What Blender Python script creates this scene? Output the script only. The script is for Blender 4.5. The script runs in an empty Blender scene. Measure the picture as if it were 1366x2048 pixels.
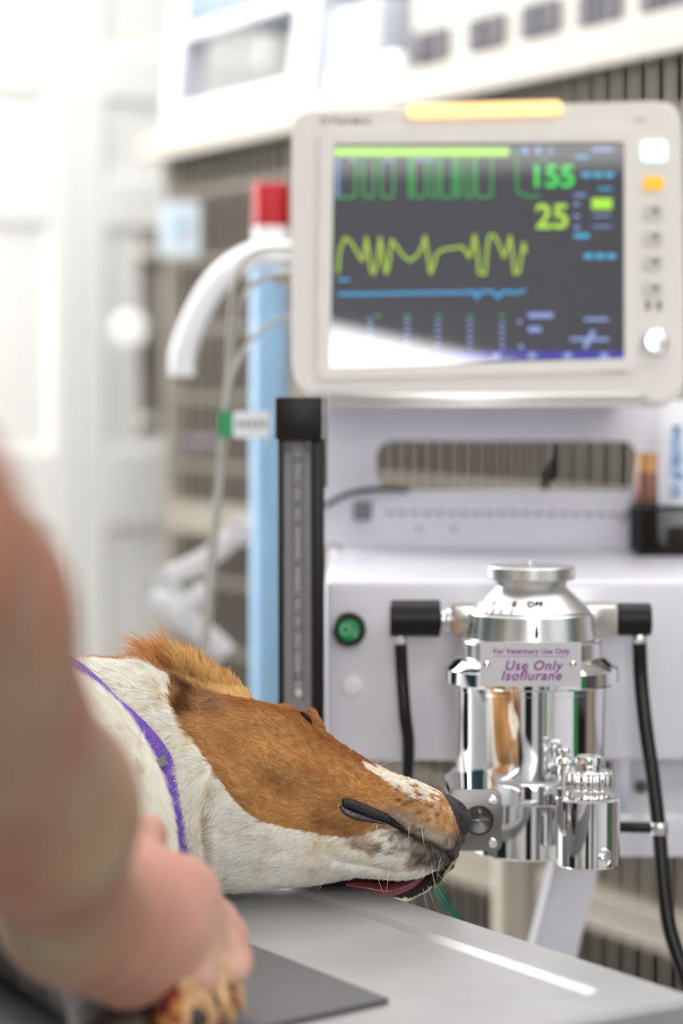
import bpy, bmesh, math, random
import numpy as np
from mathutils import Vector, Matrix
random.seed(7); rng = np.random.default_rng(7)
PI = math.pi
SC = bpy.context.scene
COL = SC.collection

# ------------------------------------------------------------------ camera
FPX = 85.0 / 36.0 * 2048.0
PITCH = math.radians(2.888)
EYE = 1.25
cam_d = bpy.data.cameras.new('camera'); cam = bpy.data.objects.new('camera', cam_d); COL.objects.link(cam)
cam_d.lens = 85; cam_d.sensor_width = 36; cam_d.sensor_fit = 'AUTO'
cam.location = (0, 0, EYE); cam.rotation_euler = (PI/2 - PITCH, 0, 0)
cam_d.clip_start = 0.05; cam_d.clip_end = 60
cam_d.dof.use_dof = True; cam_d.dof.focus_distance = 1.60; cam_d.dof.aperture_fstop = 3.6
SC.camera = cam

def W(px, py, Y):
    """world point at depth Y on the line of sight through a photo coordinate"""
    dx = (px-683)/FPX; dy = -(py-1024)/FPX
    d = Vector((dx, math.cos(PITCH)+dy*math.sin(PITCH), -math.sin(PITCH)+dy*math.cos(PITCH)))
    k = Y/d.y
    return Vector((d.x*k, Y, EYE+d.z*k))
def M(px, Y): return px*Y*1.003/FPX

# ------------------------------------------------------------------ world, lights, exposure
wd = bpy.data.worlds.new('world'); SC.world = wd; wd.use_nodes = True
bg = wd.node_tree.nodes['Background']; bg.inputs[0].default_value = (0.93, 0.95, 1.0, 1); bg.inputs[1].default_value = 0.8
SC.view_settings.view_transform = 'Standard'; SC.view_settings.look = 'None'
SC.view_settings.exposure = 0.0; SC.view_settings.gamma = 1.0; SC.view_settings.use_curve_mapping = False

def area(name, loc, target, sx, sy, power, color=(1, 1, 1)):
    l = bpy.data.lights.new(name, 'AREA'); l.shape = 'RECTANGLE'; l.size = sx; l.size_y = sy; l.energy = power; l.color = color
    o = bpy.data.objects.new(name, l); COL.objects.link(o); o.location = loc
    o.rotation_euler = (Vector(target)-Vector(loc)).to_track_quat('-Z', 'Y').to_euler()
    return o
area('ceiling_light_over_table', (0.3, 2.0, 2.72), (0.2, 1.9, 0), 2.4, 2.0, 36, (1, 0.985, 0.96))
area('ceiling_light_over_doors', (-1.6, 4.3, 2.72), (-1.6, 4.3, 0), 1.8, 1.4, 105, (1, 0.99, 0.97))
area('ceiling_light_over_cages', (0.2, 3.3, 2.72), (0.3, 3.4, 0), 1.2, 1.2, 7, (1, 0.98, 0.95))
area('ceiling_light_behind', (0.6, -0.6, 2.72), (0.5, 0.4, 0.8), 3.0, 1.5, 52, (1, 0.985, 0.96))
area('cupboard_fill_light', (-0.7, 3.0, 2.70), (-1.0, 5.0, 0.8), 1.3, 0.9, 42, (1, 0.99, 0.975))  # added fill lamp, tilted at the cupboards to brighten their doors
area('window_daylight', (-2.75, 3.7, 1.6), (0.2, 2.6, 1.1), 1.2, 1.5, 60, (0.93, 0.96, 1))

# ------------------------------------------------------------------ helpers
def srgb(r, g, b):
    f = lambda c: (c/255/12.92) if c/255 <= 0.04045 else ((c/255+0.055)/1.055)**2.4
    return (f(r), f(g), f(b), 1)

MATS = {}
def mat(name, color, rough=0.5, metal=0.0, var=0.04, scale=40, bump=0.0, emit=None, estr=0.0, coat=0.0, sss=0.0, spec=0.5, alpha=1.0, trans=0.0, stretch=(1, 1, 1), color2=None):
    if name in MATS: return MATS[name]
    m = bpy.data.materials.new(name); m.use_nodes = True; nt = m.node_tree; N = nt.nodes; L = nt.links
    b = N['Principled BSDF']
    c = color
    tc = N.new('ShaderNodeTexCoord'); mp = N.new('ShaderNodeMapping'); mp.inputs['Scale'].default_value = stretch
    no = N.new('ShaderNodeTexNoise'); no.inputs['Scale'].default_value = scale; no.inputs['Detail'].default_value = 3
    L.new(tc.outputs['Object'], mp.inputs['Vector']); L.new(mp.outputs[0], no.inputs['Vector'])
    rp = N.new('ShaderNodeValToRGB')
    lo = color2 or tuple(max(0, x*(1-var*2)) for x in c[:3])+(1,)
    rp.color_ramp.elements[0].position = 0.3; rp.color_ramp.elements[1].position = 0.7
    rp.color_ramp.elements[0].color = lo; rp.color_ramp.elements[1].color = tuple(c[:3])+(1,)
    L.new(no.outputs['Fac'], rp.inputs[0]); L.new(rp.outputs[0], b.inputs['Base Color'])
    b.inputs['Roughness'].default_value = rough; b.inputs['Metallic'].default_value = metal
    b.inputs['Specular IOR Level'].default_value = spec
    if coat: b.inputs['Coat Weight'].default_value = coat; b.inputs['Coat Roughness'].default_value = 0.05
    if sss: b.inputs['Subsurface Weight'].default_value = sss; b.inputs['Subsurface Radius'].default_value = (0.012, 0.004, 0.002); b.inputs['Subsurface Scale'].default_value = 1.0
    if emit: b.inputs['Emission Color'].default_value = emit; b.inputs['Emission Strength'].default_value = estr
    if alpha < 1: b.inputs['Alpha'].default_value = alpha
    if trans: b.inputs['Transmission Weight'].default_value = trans
    if bump:
        bp = N.new('ShaderNodeBump'); bp.inputs['Strength'].default_value = bump; bp.inputs['Distance'].default_value = 0.002
        L.new(no.outputs['Fac'], bp.inputs['Height']); L.new(bp.outputs[0], b.inputs['Normal'])
    MATS[name] = m
    return m

def attr_mat(name, rough=0.6, sss=0.0, attr='Col', spec=0.3, bump=0.0, bscale=300):
    if name in MATS: return MATS[name]
    m = bpy.data.materials.new(name); m.use_nodes = True; nt = m.node_tree; N = nt.nodes; L = nt.links
    b = N['Principled BSDF']; a = N.new('ShaderNodeAttribute'); a.attribute_name = attr
    L.new(a.outputs['Color'], b.inputs['Base Color']); b.inputs['Roughness'].default_value = rough
    b.inputs['Specular IOR Level'].default_value = spec
    if sss: b.inputs['Subsurface Weight'].default_value = sss; b.inputs['Subsurface Radius'].default_value = (0.012, 0.004, 0.002); b.inputs['Subsurface Scale'].default_value = 0.6
    if bump:
        tc = N.new('ShaderNodeTexCoord'); no = N.new('ShaderNodeTexNoise'); no.inputs['Scale'].default_value = bscale
        L.new(tc.outputs['Object'], no.inputs['Vector'])
        bp = N.new('ShaderNodeBump'); bp.inputs['Strength'].default_value = bump; bp.inputs['Distance'].default_value = 0.001
        L.new(no.outputs['Fac'], bp.inputs['Height']); L.new(bp.outputs[0], b.inputs['Normal'])
    MATS[name] = m
    return m

def link(name, me, m=None, parent=None, smooth=True, ang=35):
    o = bpy.data.objects.new(name, me); COL.objects.link(o)
    if m is not None:
        if isinstance(m, (list, tuple)):
            for k in m: me.materials.append(k)
        else: me.materials.append(m)
    if smooth and isinstance(me, bpy.types.Mesh):
        me.shade_smooth()
        if ang: me.set_sharp_from_angle(angle=math.radians(ang))
    if parent is not None:
        o.parent = parent; bpy.context.view_layer.update() if False else None
        o.matrix_parent_inverse = Matrix.Translation(-parent.location) if parent.get('_e') else Matrix.Identity(4)
    return o
def obj(name, bm, m=None, parent=None, smooth=True, ang=35):
    bmesh.ops.recalc_face_normals(bm, faces=bm.faces)
    me = bpy.data.meshes.new(name); bm.to_mesh(me); bm.free()
    return link(name, me, m, parent, smooth, ang)
def tag(o, label, cat, group=None, kind=None):
    o['label'] = label; o['category'] = cat
    if group: o['group'] = group
    if kind: o['kind'] = kind
    return o
def thing(name, label, cat, loc=(0, 0, 0), group=None):
    o = bpy.data.objects.new(name, None); COL.objects.link(o); o.location = loc; o.empty_display_size = 0.02
    o['_e'] = 1
    return tag(o, label, cat, group)
def struct(o): o['kind'] = 'structure'; return o
def BM(): return bmesh.new()

def box(bm, c, s, rot=None, bev=0.0, seg=2):
    v = bmesh.ops.create_cube(bm, size=1.0)['verts']
    bmesh.ops.scale(bm, vec=s, verts=v)
    if bev:
        es = list({e for x in v for e in x.link_edges})
        r = bmesh.ops.bevel(bm, geom=es, offset=bev, segments=seg, affect='EDGES', profile=0.5)
        v = list({x for f in r['faces'] for x in f.verts} | {x for x in v if x.is_valid})
    if rot is not None: bmesh.ops.transform(bm, matrix=rot, verts=v)
    bmesh.ops.translate(bm, vec=c, verts=v)
    return v
def box2(bm, x0, x1, y0, y1, z0, z1, bev=0.0, seg=2):
    return box(bm, ((x0+x1)/2, (y0+y1)/2, (z0+z1)/2), (abs(x1-x0), abs(y1-y0), abs(z1-z0)), None, bev, seg)
def lathe(bm, prof, center, seg=64, axis='Z', cap=True):
    """prof: list of (radius, height)"""
    rings = []
    for r, h in prof:
        ring = []
        for k in range(seg):
            a = 2*PI*k/seg
            p = (r*math.cos(a), r*math.sin(a), h)
            if axis == 'X': p = (h, r*math.cos(a), r*math.sin(a))
            if axis == 'Y': p = (r*math.cos(a), h, r*math.sin(a))
            ring.append(bm.verts.new(Vector(p)+Vector(center)))
        rings.append(ring)
    for i in range(len(rings)-1):
        for k in range(seg):
            bm.faces.new((rings[i][k], rings[i][(k+1) % seg], rings[i+1][(k+1) % seg], rings[i+1][k]))
    if cap:
        bm.faces.new(rings[0]); bm.faces.new(rings[-1])
def catmull(pts, n=8):
    P = [Vector(p) for p in pts]; P = [P[0]*2-P[1]]+P+[P[-1]*2-P[-2]]; out = []
    for i in range(1, len(P)-2):
        for k in range(n):
            t = k/n
            out.append(0.5*((2*P[i])+(-P[i-1]+P[i+1])*t+(2*P[i-1]-5*P[i]+4*P[i+1]-P[i+2])*t*t+(-P[i-1]+3*P[i]-3*P[i+1]+P[i+2])*t**3))
    out.append(P[-2]); return out
def tube(bm, pts, r, seg=12, n=8, flat=1.0, closed=False, corr=0.0):
    path = catmull(pts, n) if n > 1 else [Vector(p) for p in pts]
    rr = r if callable(r) else (lambda t: r)
    up = None; rings = []; N = len(path)
    for i, p in enumerate(path):
        t = (path[min(i+1, N-1)]-path[max(i-1, 0)]).normalized()
        if up is None:
            up = Vector((0, 0, 1)) if abs(t.z) < 0.9 else Vector((0, 1, 0))
        a = t.cross(up).normalized(); b = a.cross(t).normalized(); up = b
        q = rr(i/(N-1))*(1+corr*(i % 2))
        rings.append([bm.verts.new(p+a*q*math.cos(2*PI*k/seg)+b*q*flat*math.sin(2*PI*k/seg)) for k in range(seg)])
    for i in range(N-1):
        for k in range(seg):
            bm.faces.new((rings[i][k], rings[i][(k+1) % seg], rings[i+1][(k+1) % seg], rings[i+1][k]))
    bm.faces.new(rings[0]); bm.faces.new(rings[-1])
def rrect(x0, x1, z0, z1, r, n=6):
    pts = []
    for cx, cz, a0 in ((x1-r, z1-r, 0), (x0+r, z1-r, 90), (x0+r, z0+r, 180), (x1-r, z0+r, 270)):
        for k in range(n+1):
            a = math.radians(a0+90*k/n); pts.append((cx+r*math.cos(a), cz+r*math.sin(a)))
    return pts
def prism(bm, pts, y0, y1, mtx=None):
    """closed outline in x,z, extruded from y0 to y1"""
    a = [bm.verts.new((x, y0, z)) for x, z in pts]; b = [bm.verts.new((x, y1, z)) for x, z in pts]
    bm.faces.new(a); bm.faces.new(b[::-1]); n = len(pts)
    for k in range(n): bm.faces.new((a[k], b[k], b[(k+1) % n], a[(k+1) % n]))
    if mtx is not None: bmesh.ops.transform(bm, matrix=mtx, verts=a+b)
    return a+b
def frame_prism(bm, outer, inner, y0, y1, mtx=None):
    """outline with an opening; both outlines have the same count"""
    n = len(outer)
    A = [bm.verts.new((x, y0, z)) for x, z in outer]; B = [bm.verts.new((x, y1, z)) for x, z in outer]
    C = [bm.verts.new((x, y0, z)) for x, z in inner]; D = [bm.verts.new((x, y1, z)) for x, z in inner]
    for k in range(n):
        j = (k+1) % n
        bm.faces.new((A[k], A[j], C[j], C[k])); bm.faces.new((B[k], D[k], D[j], B[j]))
        bm.faces.new((A[k], B[k], B[j], A[j])); bm.faces.new((C[k], C[j], D[j], D[k]))
    if mtx is not None: bmesh.ops.transform(bm, matrix=mtx, verts=A+B+C+D)
def text(name, s, m, parent, mtx, size, extrude=0.0002, offset=0.0, shear=0.0, align='CENTER', space=1.0, kind=None):
    cu = bpy.data.curves.new(name, 'FONT'); cu.body = s; cu.size = size; cu.extrude = extrude; cu.offset = offset; cu.shear = shear
    cu.align_x = align; cu.align_y = 'CENTER'; cu.space_character = space
    tmp = bpy.data.objects.new('tmp', cu); COL.objects.link(tmp)
    dg = bpy.context.evaluated_depsgraph_get(); me = bpy.data.meshes.new_from_object(tmp.evaluated_get(dg))
    bpy.data.objects.remove(tmp); me.transform(mtx)
    return link(name, me, m, parent, smooth=False)

def mesh_np(name, V, Q):
    me = bpy.data.meshes.new(name); k = Q.shape[1]
    me.vertices.add(len(V)); me.vertices.foreach_set('co', V.astype(np.float32).ravel())
    me.loops.add(Q.size); me.loops.foreach_set('vertex_index', Q.astype(np.int32).ravel())
    me.polygons.add(len(Q)); me.polygons.foreach_set('loop_start', np.arange(0, Q.size, k, dtype=np.int32))
    me.update(calc_edges=True); me.validate(); me.shade_smooth()
    return me
def surface_nets(F):
    S = F < 0
    nx, ny, nz = F.shape
    c = np.zeros((nx-1, ny-1, nz-1), np.uint8)
    for i in (0, 1):
        for j in (0, 1):
            for k in (0, 1): c += S[i:nx-1+i, j:ny-1+j, k:nz-1+k]
    act = (c > 0) & (c < 8); I, J, K = np.nonzero(act)
    acc = np.zeros((len(I), 3)); cnt = np.zeros(len(I))
    corners = [(i, j, k) for i in (0, 1) for j in (0, 1) for k in (0, 1)]
    for a in corners:
        for ax in range(3):
            if a[ax] == 0:
                b = list(a); b[ax] = 1
                fa = F[I+a[0], J+a[1], K+a[2]]; fb = F[I+b[0], J+b[1], K+b[2]]
                m = (fa < 0) != (fb < 0); t = np.where(m, fa/np.where(m, fa-fb, 1), 0)
                p = np.tile(np.array(a, float), (len(I), 1)); p[:, ax] += t
                acc[m] += p[m]; cnt[m] += 1
    V = acc/cnt[:, None]+np.stack([I, J, K], 1)
    idx = -np.ones(act.shape, np.int64); idx[I, J, K] = np.arange(len(I))
    quads = []
    for ax in range(3):
        sl0 = [slice(None)]*3; sl1 = [slice(None)]*3; sl0[ax] = slice(0, -1); sl1[ax] = slice(1, None)
        a = S[tuple(sl0)]; b = S[tuple(sl1)]; u, v = [(1, 2), (2, 0), (0, 1)][ax]
        e = a != b; P = np.stack(np.nonzero(e), 1)
        ok = (P[:, u] > 0) & (P[:, v] > 0) & (P[:, u] < F.shape[u]-1) & (P[:, v] < F.shape[v]-1); P = P[ok]
        du = np.zeros(3, int); du[u] = 1; dv = np.zeros(3, int); dv[v] = 1
        q = [idx[tuple((P-x).T)] for x in (du+dv, dv, 0*du, du)]
        q = np.stack(q, 1); flip = ~a[tuple(P.T)]
        q[flip] = q[flip][:, ::-1]
        quads.append(q)
    return V, np.concatenate(quads)
def smin(a, b, k):
    h = np.clip(0.5+0.5*(b-a)/k, 0, 1)
    return b*(1-h)+a*h-k*h*(1-h)
def cone_sdf(P, a, b, ra, rb):
    a = np.array(a, np.float32); b = np.array(b, np.float32); ab = b-a
    d2 = float(ab@ab)+1e-9
    pa = [P[i]-a[i] for i in range(3)]
    t = np.clip((pa[0]*ab[0]+pa[1]*ab[1]+pa[2]*ab[2])/d2, 0, 1)
    return np.sqrt((pa[0]-t*ab[0])**2+(pa[1]-t*ab[1])**2+(pa[2]-t*ab[2])**2)-(ra+(rb-ra)*t)
def ell_sdf(P, c, r):
    q = np.sqrt(sum(((P[i]-c[i])/r[i])**2 for i in range(3)))
    return (q-1)*min(r)
_t = rng.random((64, 64, 64)).astype(np.float32)
def vnoise(p):
    """smooth value noise for points (n,3)"""
    i = np.floor(p).astype(int); f = p-i; f = f*f*(3-2*f); out = 0
    for a in (0, 1):
        for b in (0, 1):
            for c in (0, 1):
                w = (f[:, 0] if a else 1-f[:, 0])*(f[:, 1] if b else 1-f[:, 1])*(f[:, 2] if c else 1-f[:, 2])
                out = out+w*_t[(i[:, 0]+a) % 64, (i[:, 1]+b) % 64, (i[:, 2]+c) % 64]
    return out

# ------------------------------------------------------------------ materials
m_wall = mat('white_paint', srgb(240, 240, 238), 0.6, var=0.01)
m_floor = mat('grey_vinyl', srgb(176, 172, 166), 0.4, var=0.05, scale=6)
m_white = mat('white_enamel', srgb(228, 227, 238), 0.32, var=0.008, scale=12, coat=0.2)
m_whitep = mat('white_plastic', srgb(238, 239, 244), 0.45, var=0.01)
m_case = mat('warm_white_plastic', srgb(226, 221, 216), 0.42, var=0.01)
m_black = mat('black_plastic', srgb(13, 13, 14), 0.42, var=0.05, spec=0.3)
m_rubber = mat('black_rubber', srgb(12, 12, 13), 0.32, var=0.1, scale=200, spec=0.35)
m_chrome = mat('chrome', srgb(236, 236, 238), 0.035, 1.0, var=0.01)
m_satin = mat('satin_aluminium', srgb(226, 226, 228), 0.22, 1.0, var=0.02)
m_steel = mat('brushed_steel', srgb(205, 204, 202), 0.3, 1.0, var=0.05, scale=14, stretch=(1, 30, 1), bump=0.03)
m_dark = mat('dark_recess', srgb(12, 12, 13), 0.8)
m_green = mat('green_plastic', srgb(20, 150, 88), 0.35, var=0.05)
m_purple = mat('purple_ink', srgb(140, 40, 150), 0.6, var=0.05)
m_ink = mat('black_ink', srgb(14, 14, 18), 0.8, spec=0.1)

# ------------------------------------------------------------------ room
def slab(name, x0, x1, y0, y1, z0, z1, m):
    bm = BM(); box2(bm, x0, x1, y0, y1, z0, z1); o = obj(name, bm, m, None, False); return struct(o)
RX0, RX1, RY0, RY1, RH = -3.0, 2.6, -2.4, 5.75, 2.75
slab('floor', RX0, RX1, RY0, RY1, -0.1, 0, m_floor)
slab('ceiling', RX0, RX1, RY0, RY1, RH, RH+0.1, m_wall)
slab('wall_back', RX0-0.1, RX1+0.1, RY1, RY1+0.1, -0.1, RH+0.1, m_wall)
slab('wall_front', RX0-0.1, RX1+0.1, RY0-0.1, RY0, -0.1, RH+0.1, m_wall)
slab('wall_left', RX0-0.1, RX0, RY0, RY1, -0.1, RH+0.1, m_wall)
slab('wall_right', RX1, RX1+0.1, RY0, RY1, -0.1, RH+0.1, m_wall)

# ---- wall cupboards, far behind on the left (white, recessed door panels)
def local_frame(origin, xdir):
    x = Vector(xdir).normalized(); z = Vector((0, 0, 1)); y = z.cross(x)
    m = Matrix((x, y, z)).transposed().to_4x4(); m.translation = Vector(origin); return m
CUPM = local_frame((-0.386, 5.0, 0), (0.77, 0.64, 0))
cup = thing('tall_cupboard', 'tall white wall cupboard with recessed door panels behind the arm', 'cupboard', CUPM @ Vector((-0.4, 0.3, 0)))
bm = BM(); v = box2(bm, -1.2, 0.36, 0.022, 0.55, 0, 2.7); bmesh.ops.transform(bm, matrix=CUPM, verts=bm.verts); obj('carcass', bm, m_wall, cup, False)
zs = [0.08]+[W(200, p, 4.9).z for p in (1700, 1640, 1056, 900, 452, 352, 192)]+[2.3]
for x0, x1 in ((-1.17, -0.686), (-0.678, -0.188), (-0.18, 0.35)):
    bm = BM(); st = 0.062
    box2(bm, x0, x0+st, 0, 0.022, 0.06, 2.6, 0.003); box2(bm, x1-st, x1, 0, 0.022, 0.06, 2.6, 0.003)
    rails = [(0.06, 0.2), (zs[1], zs[2]), (zs[3], zs[4]), (zs[5], zs[6]), (zs[7], zs[7]+0.1), (2.4, 2.6)]
    for a, b in rails: box2(bm, x0+st, x1-st, 0.0, 0.022, a, b, 0.003)
    for (a, b), (c, d) in zip(rails[:-1], rails[1:]): box2(bm, x0+st, x1-st, 0.013, 0.02, b, c)
    bmesh.ops.transform(bm, matrix=CUPM, verts=bm.verts)
    obj('door', bm, m_wall, cup, False)

# ---- bank of steel animal cages
CGM = local_frame((0.369, 3.1, 0), (0.468, -0.884, 0))
m_cage = mat('cage_steel', srgb(186, 178, 166), 0.38, 0.6, var=0.05, scale=9)
m_cageface = mat('cage_trim_steel', srgb(150, 142, 130), 0.5, 0.1, var=0.03, scale=9)
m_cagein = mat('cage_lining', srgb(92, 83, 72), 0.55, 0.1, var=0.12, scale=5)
m_rail = mat('dull_rail_steel', srgb(108, 101, 91), 0.6, 0.0, var=0.05)
def CBb(bm, g, n, m): bmesh.ops.transform(bm, matrix=CGM, verts=bm.verts); obj(n, bm, m, g)
def cage(x0, x1, z0, z1, label):
    g = thing('animal_cage', label, 'cage', CGM @ Vector(((x0+x1)/2, 0.35, z0)), 'steel animal cages in the bank')
    bm = BM(); t = 0.012
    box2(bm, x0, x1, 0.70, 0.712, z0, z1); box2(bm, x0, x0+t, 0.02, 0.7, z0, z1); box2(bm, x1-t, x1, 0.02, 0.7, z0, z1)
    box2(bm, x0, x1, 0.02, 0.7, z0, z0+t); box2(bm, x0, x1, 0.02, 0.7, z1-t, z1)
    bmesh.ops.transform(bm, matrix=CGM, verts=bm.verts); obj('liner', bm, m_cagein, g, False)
    bm = BM()
    box2(bm, x0, x1, 0, 0.03, z1-0.026, z1, 0.003); box2(bm, x0, x1, 0, 0.03, z0, z0+0.026, 0.003)
    box2(bm, x0, x0+0.018, 0.0, 0.03, z0, z1); box2(bm, x1-0.018, x1, 0.0, 0.03, z0, z1)
    bmesh.ops.transform(bm, matrix=CGM, verts=bm.verts); obj('frame', bm, m_cageface, g, False)
    bm = BM(); n = int((x1-x0-0.04)/0.038)
    for k in range(n+1):
        x = x0+0.02+(x1-x0-0.04)*k/n
        tube(bm, [(x, -0.008, z0+0.012), (x, -0.008, z1-0.012)], 0.0021, 6, 1)
    CBb(bm, g, 'bars', m_cage); bm = BM()
    z = z1-0.103
    while z > z0+0.05:
        box2(bm, x0, x1, -0.004, 0.002, z-0.006, z+0.006); z -= 0.12
    CBb(bm, g, 'cross_rails', m_rail)
    return g
cage(-1.475, -0.933, 1.024, 1.70, 'upper steel barred cage at the far end, left of the monitor')
cage(-0.93, 0.62, 1.024, 1.70, 'upper steel barred cage seen behind the monitor and through the panel opening')
cage(-1.475, -0.933, 0.565, 1.021, 'middle steel barred cage at the far end behind the hanging white straps')
cage(-0.93, 0.62, 0.565, 1.021, 'middle steel barred cage behind the chrome vaporizer')
cage(-0.93, 0.62, 0.06, 0.562, 'lowest steel barred cage visible above the table corner')
bm = BM(); box2(bm, -1.50, 0.64, -0.035, 0.72, 1.703, 1.712, 0.002); box2(bm, -1.50, 0.64, -0.04, -0.028, 1.66, 1.712, 0.003)
bmesh.ops.transform(bm, matrix=CGM, verts=bm.verts)
tag(obj('cage_bank_top', bm, mat('ledge_enamel', srgb(166, 161, 152), 0.4), None, False), 'pale steel ledge running along the top of the cage bank', 'ledge')
# dark side gate with white latches at the cages' far end
g = thing('side_gate', 'dark narrow gate edge with white latches beside the white cupboard', 'gate', W(297, 880, 4.52))
bm = BM(); a = W(276, 452, 4.52); b = W(324, 868, 4.52); box2(bm, a.x, b.x, 4.52, 4.55, b.z, a.z, 0.004); obj('panel', bm, mat('dark_gate', srgb(96, 90, 82), 0.5), g)
for py, r in ((508, 22), (840, 20)):
    bm = BM(); c = W(292, py, 4.50); box(bm, c, (0.045, 0.03, M(r, 4.5)), None, 0.006); obj('latch', bm, mat('latch_grey', srgb(170, 166, 160), 0.5), g)
bm = BM(); c = W(262, 662, 4.47); lathe(bm, [(0.001, -0.02), (0.03, -0.018), (0.038, 0.0), (0.03, 0.018), (0.001, 0.02)], c, 32, 'Y', False); obj('knob', bm, mat('soft_white_plastic', srgb(206, 206, 205), 0.6), g)

# white card clipped to the cage bars
bm = BM(); lx = [(-1.46, 0), ]
a = W(322, 408, 4.25); b = W(402, 516, 4.25)
g = thing('cage_card', 'pale blue-white card clipped to the bars of the far cage', 'card', (a.x, 4.24, b.z))
prism(bm, rrect(a.x, b.x, b.z, a.z, 0.006), 4.20, 4.204); obj('card', bm, mat('pale_card', srgb(184, 193, 202), 0.6), g)
bm = BM(); c = W(358, 450, 4.19); box(bm, (c.x, 4.196, c.z), (0.022, 0.004, 0.045)); obj('print', bm, mat('pale_blue_ink', srgb(150, 172, 190), 0.6), g)

# ---- things standing on top of the cages
def CB(bm): bmesh.ops.transform(bm, matrix=CGM, verts=bm.verts)
g = thing('pet_carrier', 'white and pale blue plastic pet carrier on top of the cages', 'carrier', CGM @ Vector((-1.05, 0.25, 1.712)))
m_blue = mat('pale_blue_plastic', srgb(124, 141, 174), 0.4)
bm = BM()
prism(bm, [(-1.44, 1.713), (-1.39, 1.713), (-1.33, 1.93), (-1.39, 1.93)], -0.02, 0.03)
prism(bm, [(-0.94, 1.713), (-0.86, 1.713), (-0.80, 1.99), (-0.87, 1.99)], -0.02, 0.03)
box2(bm, -1.43, -0.87, -0.02, 0.03, 1.713, 1.752, 0.006); box2(bm, -1.36, -0.86, -0.015, 0.03, 1.865, 1.885)
CB(bm); obj('front_frame', bm, mat('carrier_white', srgb(196, 198, 206), 0.5), g, False)
bm = BM(); box2(bm, -1.40, -0.66, 0.30, 0.31, 1.713, 1.86); box2(bm, -1.40, -0.86, 0.03, 0.3, 1.714, 1.722); CB(bm); obj('interior', bm, mat('brown_interior', srgb(110, 98, 84), 0.8, var=0.2, scale=20), g, False)  # dark brown back and floor behind the carrier opening
bm = BM(); box2(bm, -1.36, -0.66, -0.01, 0.33, 1.885, 2.04, 0.02); CB(bm); obj('lid', bm, m_blue, g)
bm = BM(); box2(bm, -0.86, -0.66, -0.005, 0.30, 1.713, 1.85, 0.015); CB(bm); obj('side_panel', bm, mat('pale_grey_plastic', srgb(158, 162, 170), 0.5), g)
for (px, py, r, lab) in ((705, 190, 48, 'blurred round white pot on the cage ledge beside the carrier'), (792, 125, 22, 'small round white cap near the vent strip on the cages')):
    Y = 3.72 if px < 750 else 3.6
    c = W(px, py, Y); bm = BM(); R = M(r, Y)
    zb = 1.7125; lathe(bm, [(R*0.8, 0), (R, R*0.15), (R, c.z+R-zb-R*0.3), (R*0.8, c.z+R-zb)], (c.x, Y+0.02, zb), 32)
    tag(obj('white_pot', bm, m_whitep), lab, 'pot')
g = thing('control_strip', 'cream box with dark square vents along the cage top, upper right', 'vent box', CGM @ Vector((0.0, 0.2, 1.712)))
bm = BM(); box2(bm, -0.62, 0.62, 0.03, 0.4, 1.7125, 2.05, 0.004); CB(bm); obj('housing', bm, mat('cream_paint', srgb(172, 168, 161), 0.45), g, False)
for px, py in ((868, 92), (978, 66), (1085, 38), (1203, 16), (1330, -4)):
    # where the sight line meets the front of the box
    k = (px-683)/FPX; n = CGM.to_3x3() @ Vector((0, 1, 0)); o0 = CGM @ Vector((0, 0.03, 0)); d = W(px, py, 1.0)-Vector((0, 0, EYE))
    t = (o0-Vector((0, 0, EYE))).dot(n)/d.dot(n); p = CGM.inverted() @ (Vector((0, 0, EYE))+d*t)
    bm = BM(); box(bm, (p.x, 0.026, p.z), (0.094, 0.012, 0.048), None, 0.003)
    for q in (-0.02, 0, 0.02): box(bm, (p.x+q, 0.019, p.z), (0.004, 0.006, 0.044))
    CB(bm); obj('vent', bm, mat('dark_vent', srgb(88, 87, 92), 0.6), g, False)
c = CGM @ Vector((0, -0.045, 0)); bm = BM(); p = W(1258, 90, 3.06); lathe(bm, [(0.005, -0.004), (0.005, 0.002), (0.0, 0.003)], p+Vector((0, -0.01, 0)), 16, 'Y', False)
tag(obj('ledge_bolt', bm, m_chrome), 'tiny shiny bolt on the pale ledge above the monitor', 'bolt')

# ---- light blue pole with a red cap, behind the flow meter
g = thing('gas_pole', 'light blue upright pole with red cap and white collar behind the flow meter', 'pole', W(545, 1500, 2.75))
R = M(36, 2.75); a = W(541, 515, 2.75); b = W(536, 1700, 2.75); cx = a.x
bm = BM(); lathe(bm, [(R*1.04, 0), (R*1.02, a.z)], (cx-0.002, 2.75, 0), 40); obj('post', bm, mat('light_blue_paint', srgb(158, 198, 232), 0.4, var=0.02), g)
z1 = W(541, 455, 2.75).z; bm = BM(); lathe(bm, [(R, a.z), (R*0.98, z1)], (cx, 2.75, 0), 40); obj('sleeve', bm, m_whitep, g)
z2 = W(541, 367, 2.75).z; bm = BM(); lathe(bm, [(R*0.98, z1), (R, z1+0.004), (R, z2-0.004), (R*0.9, z2)], (cx, 2.75, 0), 40); obj('cap', bm, mat('red_plastic', srgb(176, 10, 26), 0.4, var=0.02), g)

# white corrugated hose arching left
bm = BM(); Y = 2.62
tube(bm, [W(364, 752, Y), W(368, 700, Y), W(398, 622, Y), W(440, 558, Y), W(500, 515, Y), W(560, 508, Y), W(620, 520, Y+.1)], M(25, Y), 20, 16, corr=0.05)
tag(obj('white_hose', bm, m_whitep), 'thick white hose arching down to the left of the blue pole', 'hose')
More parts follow.
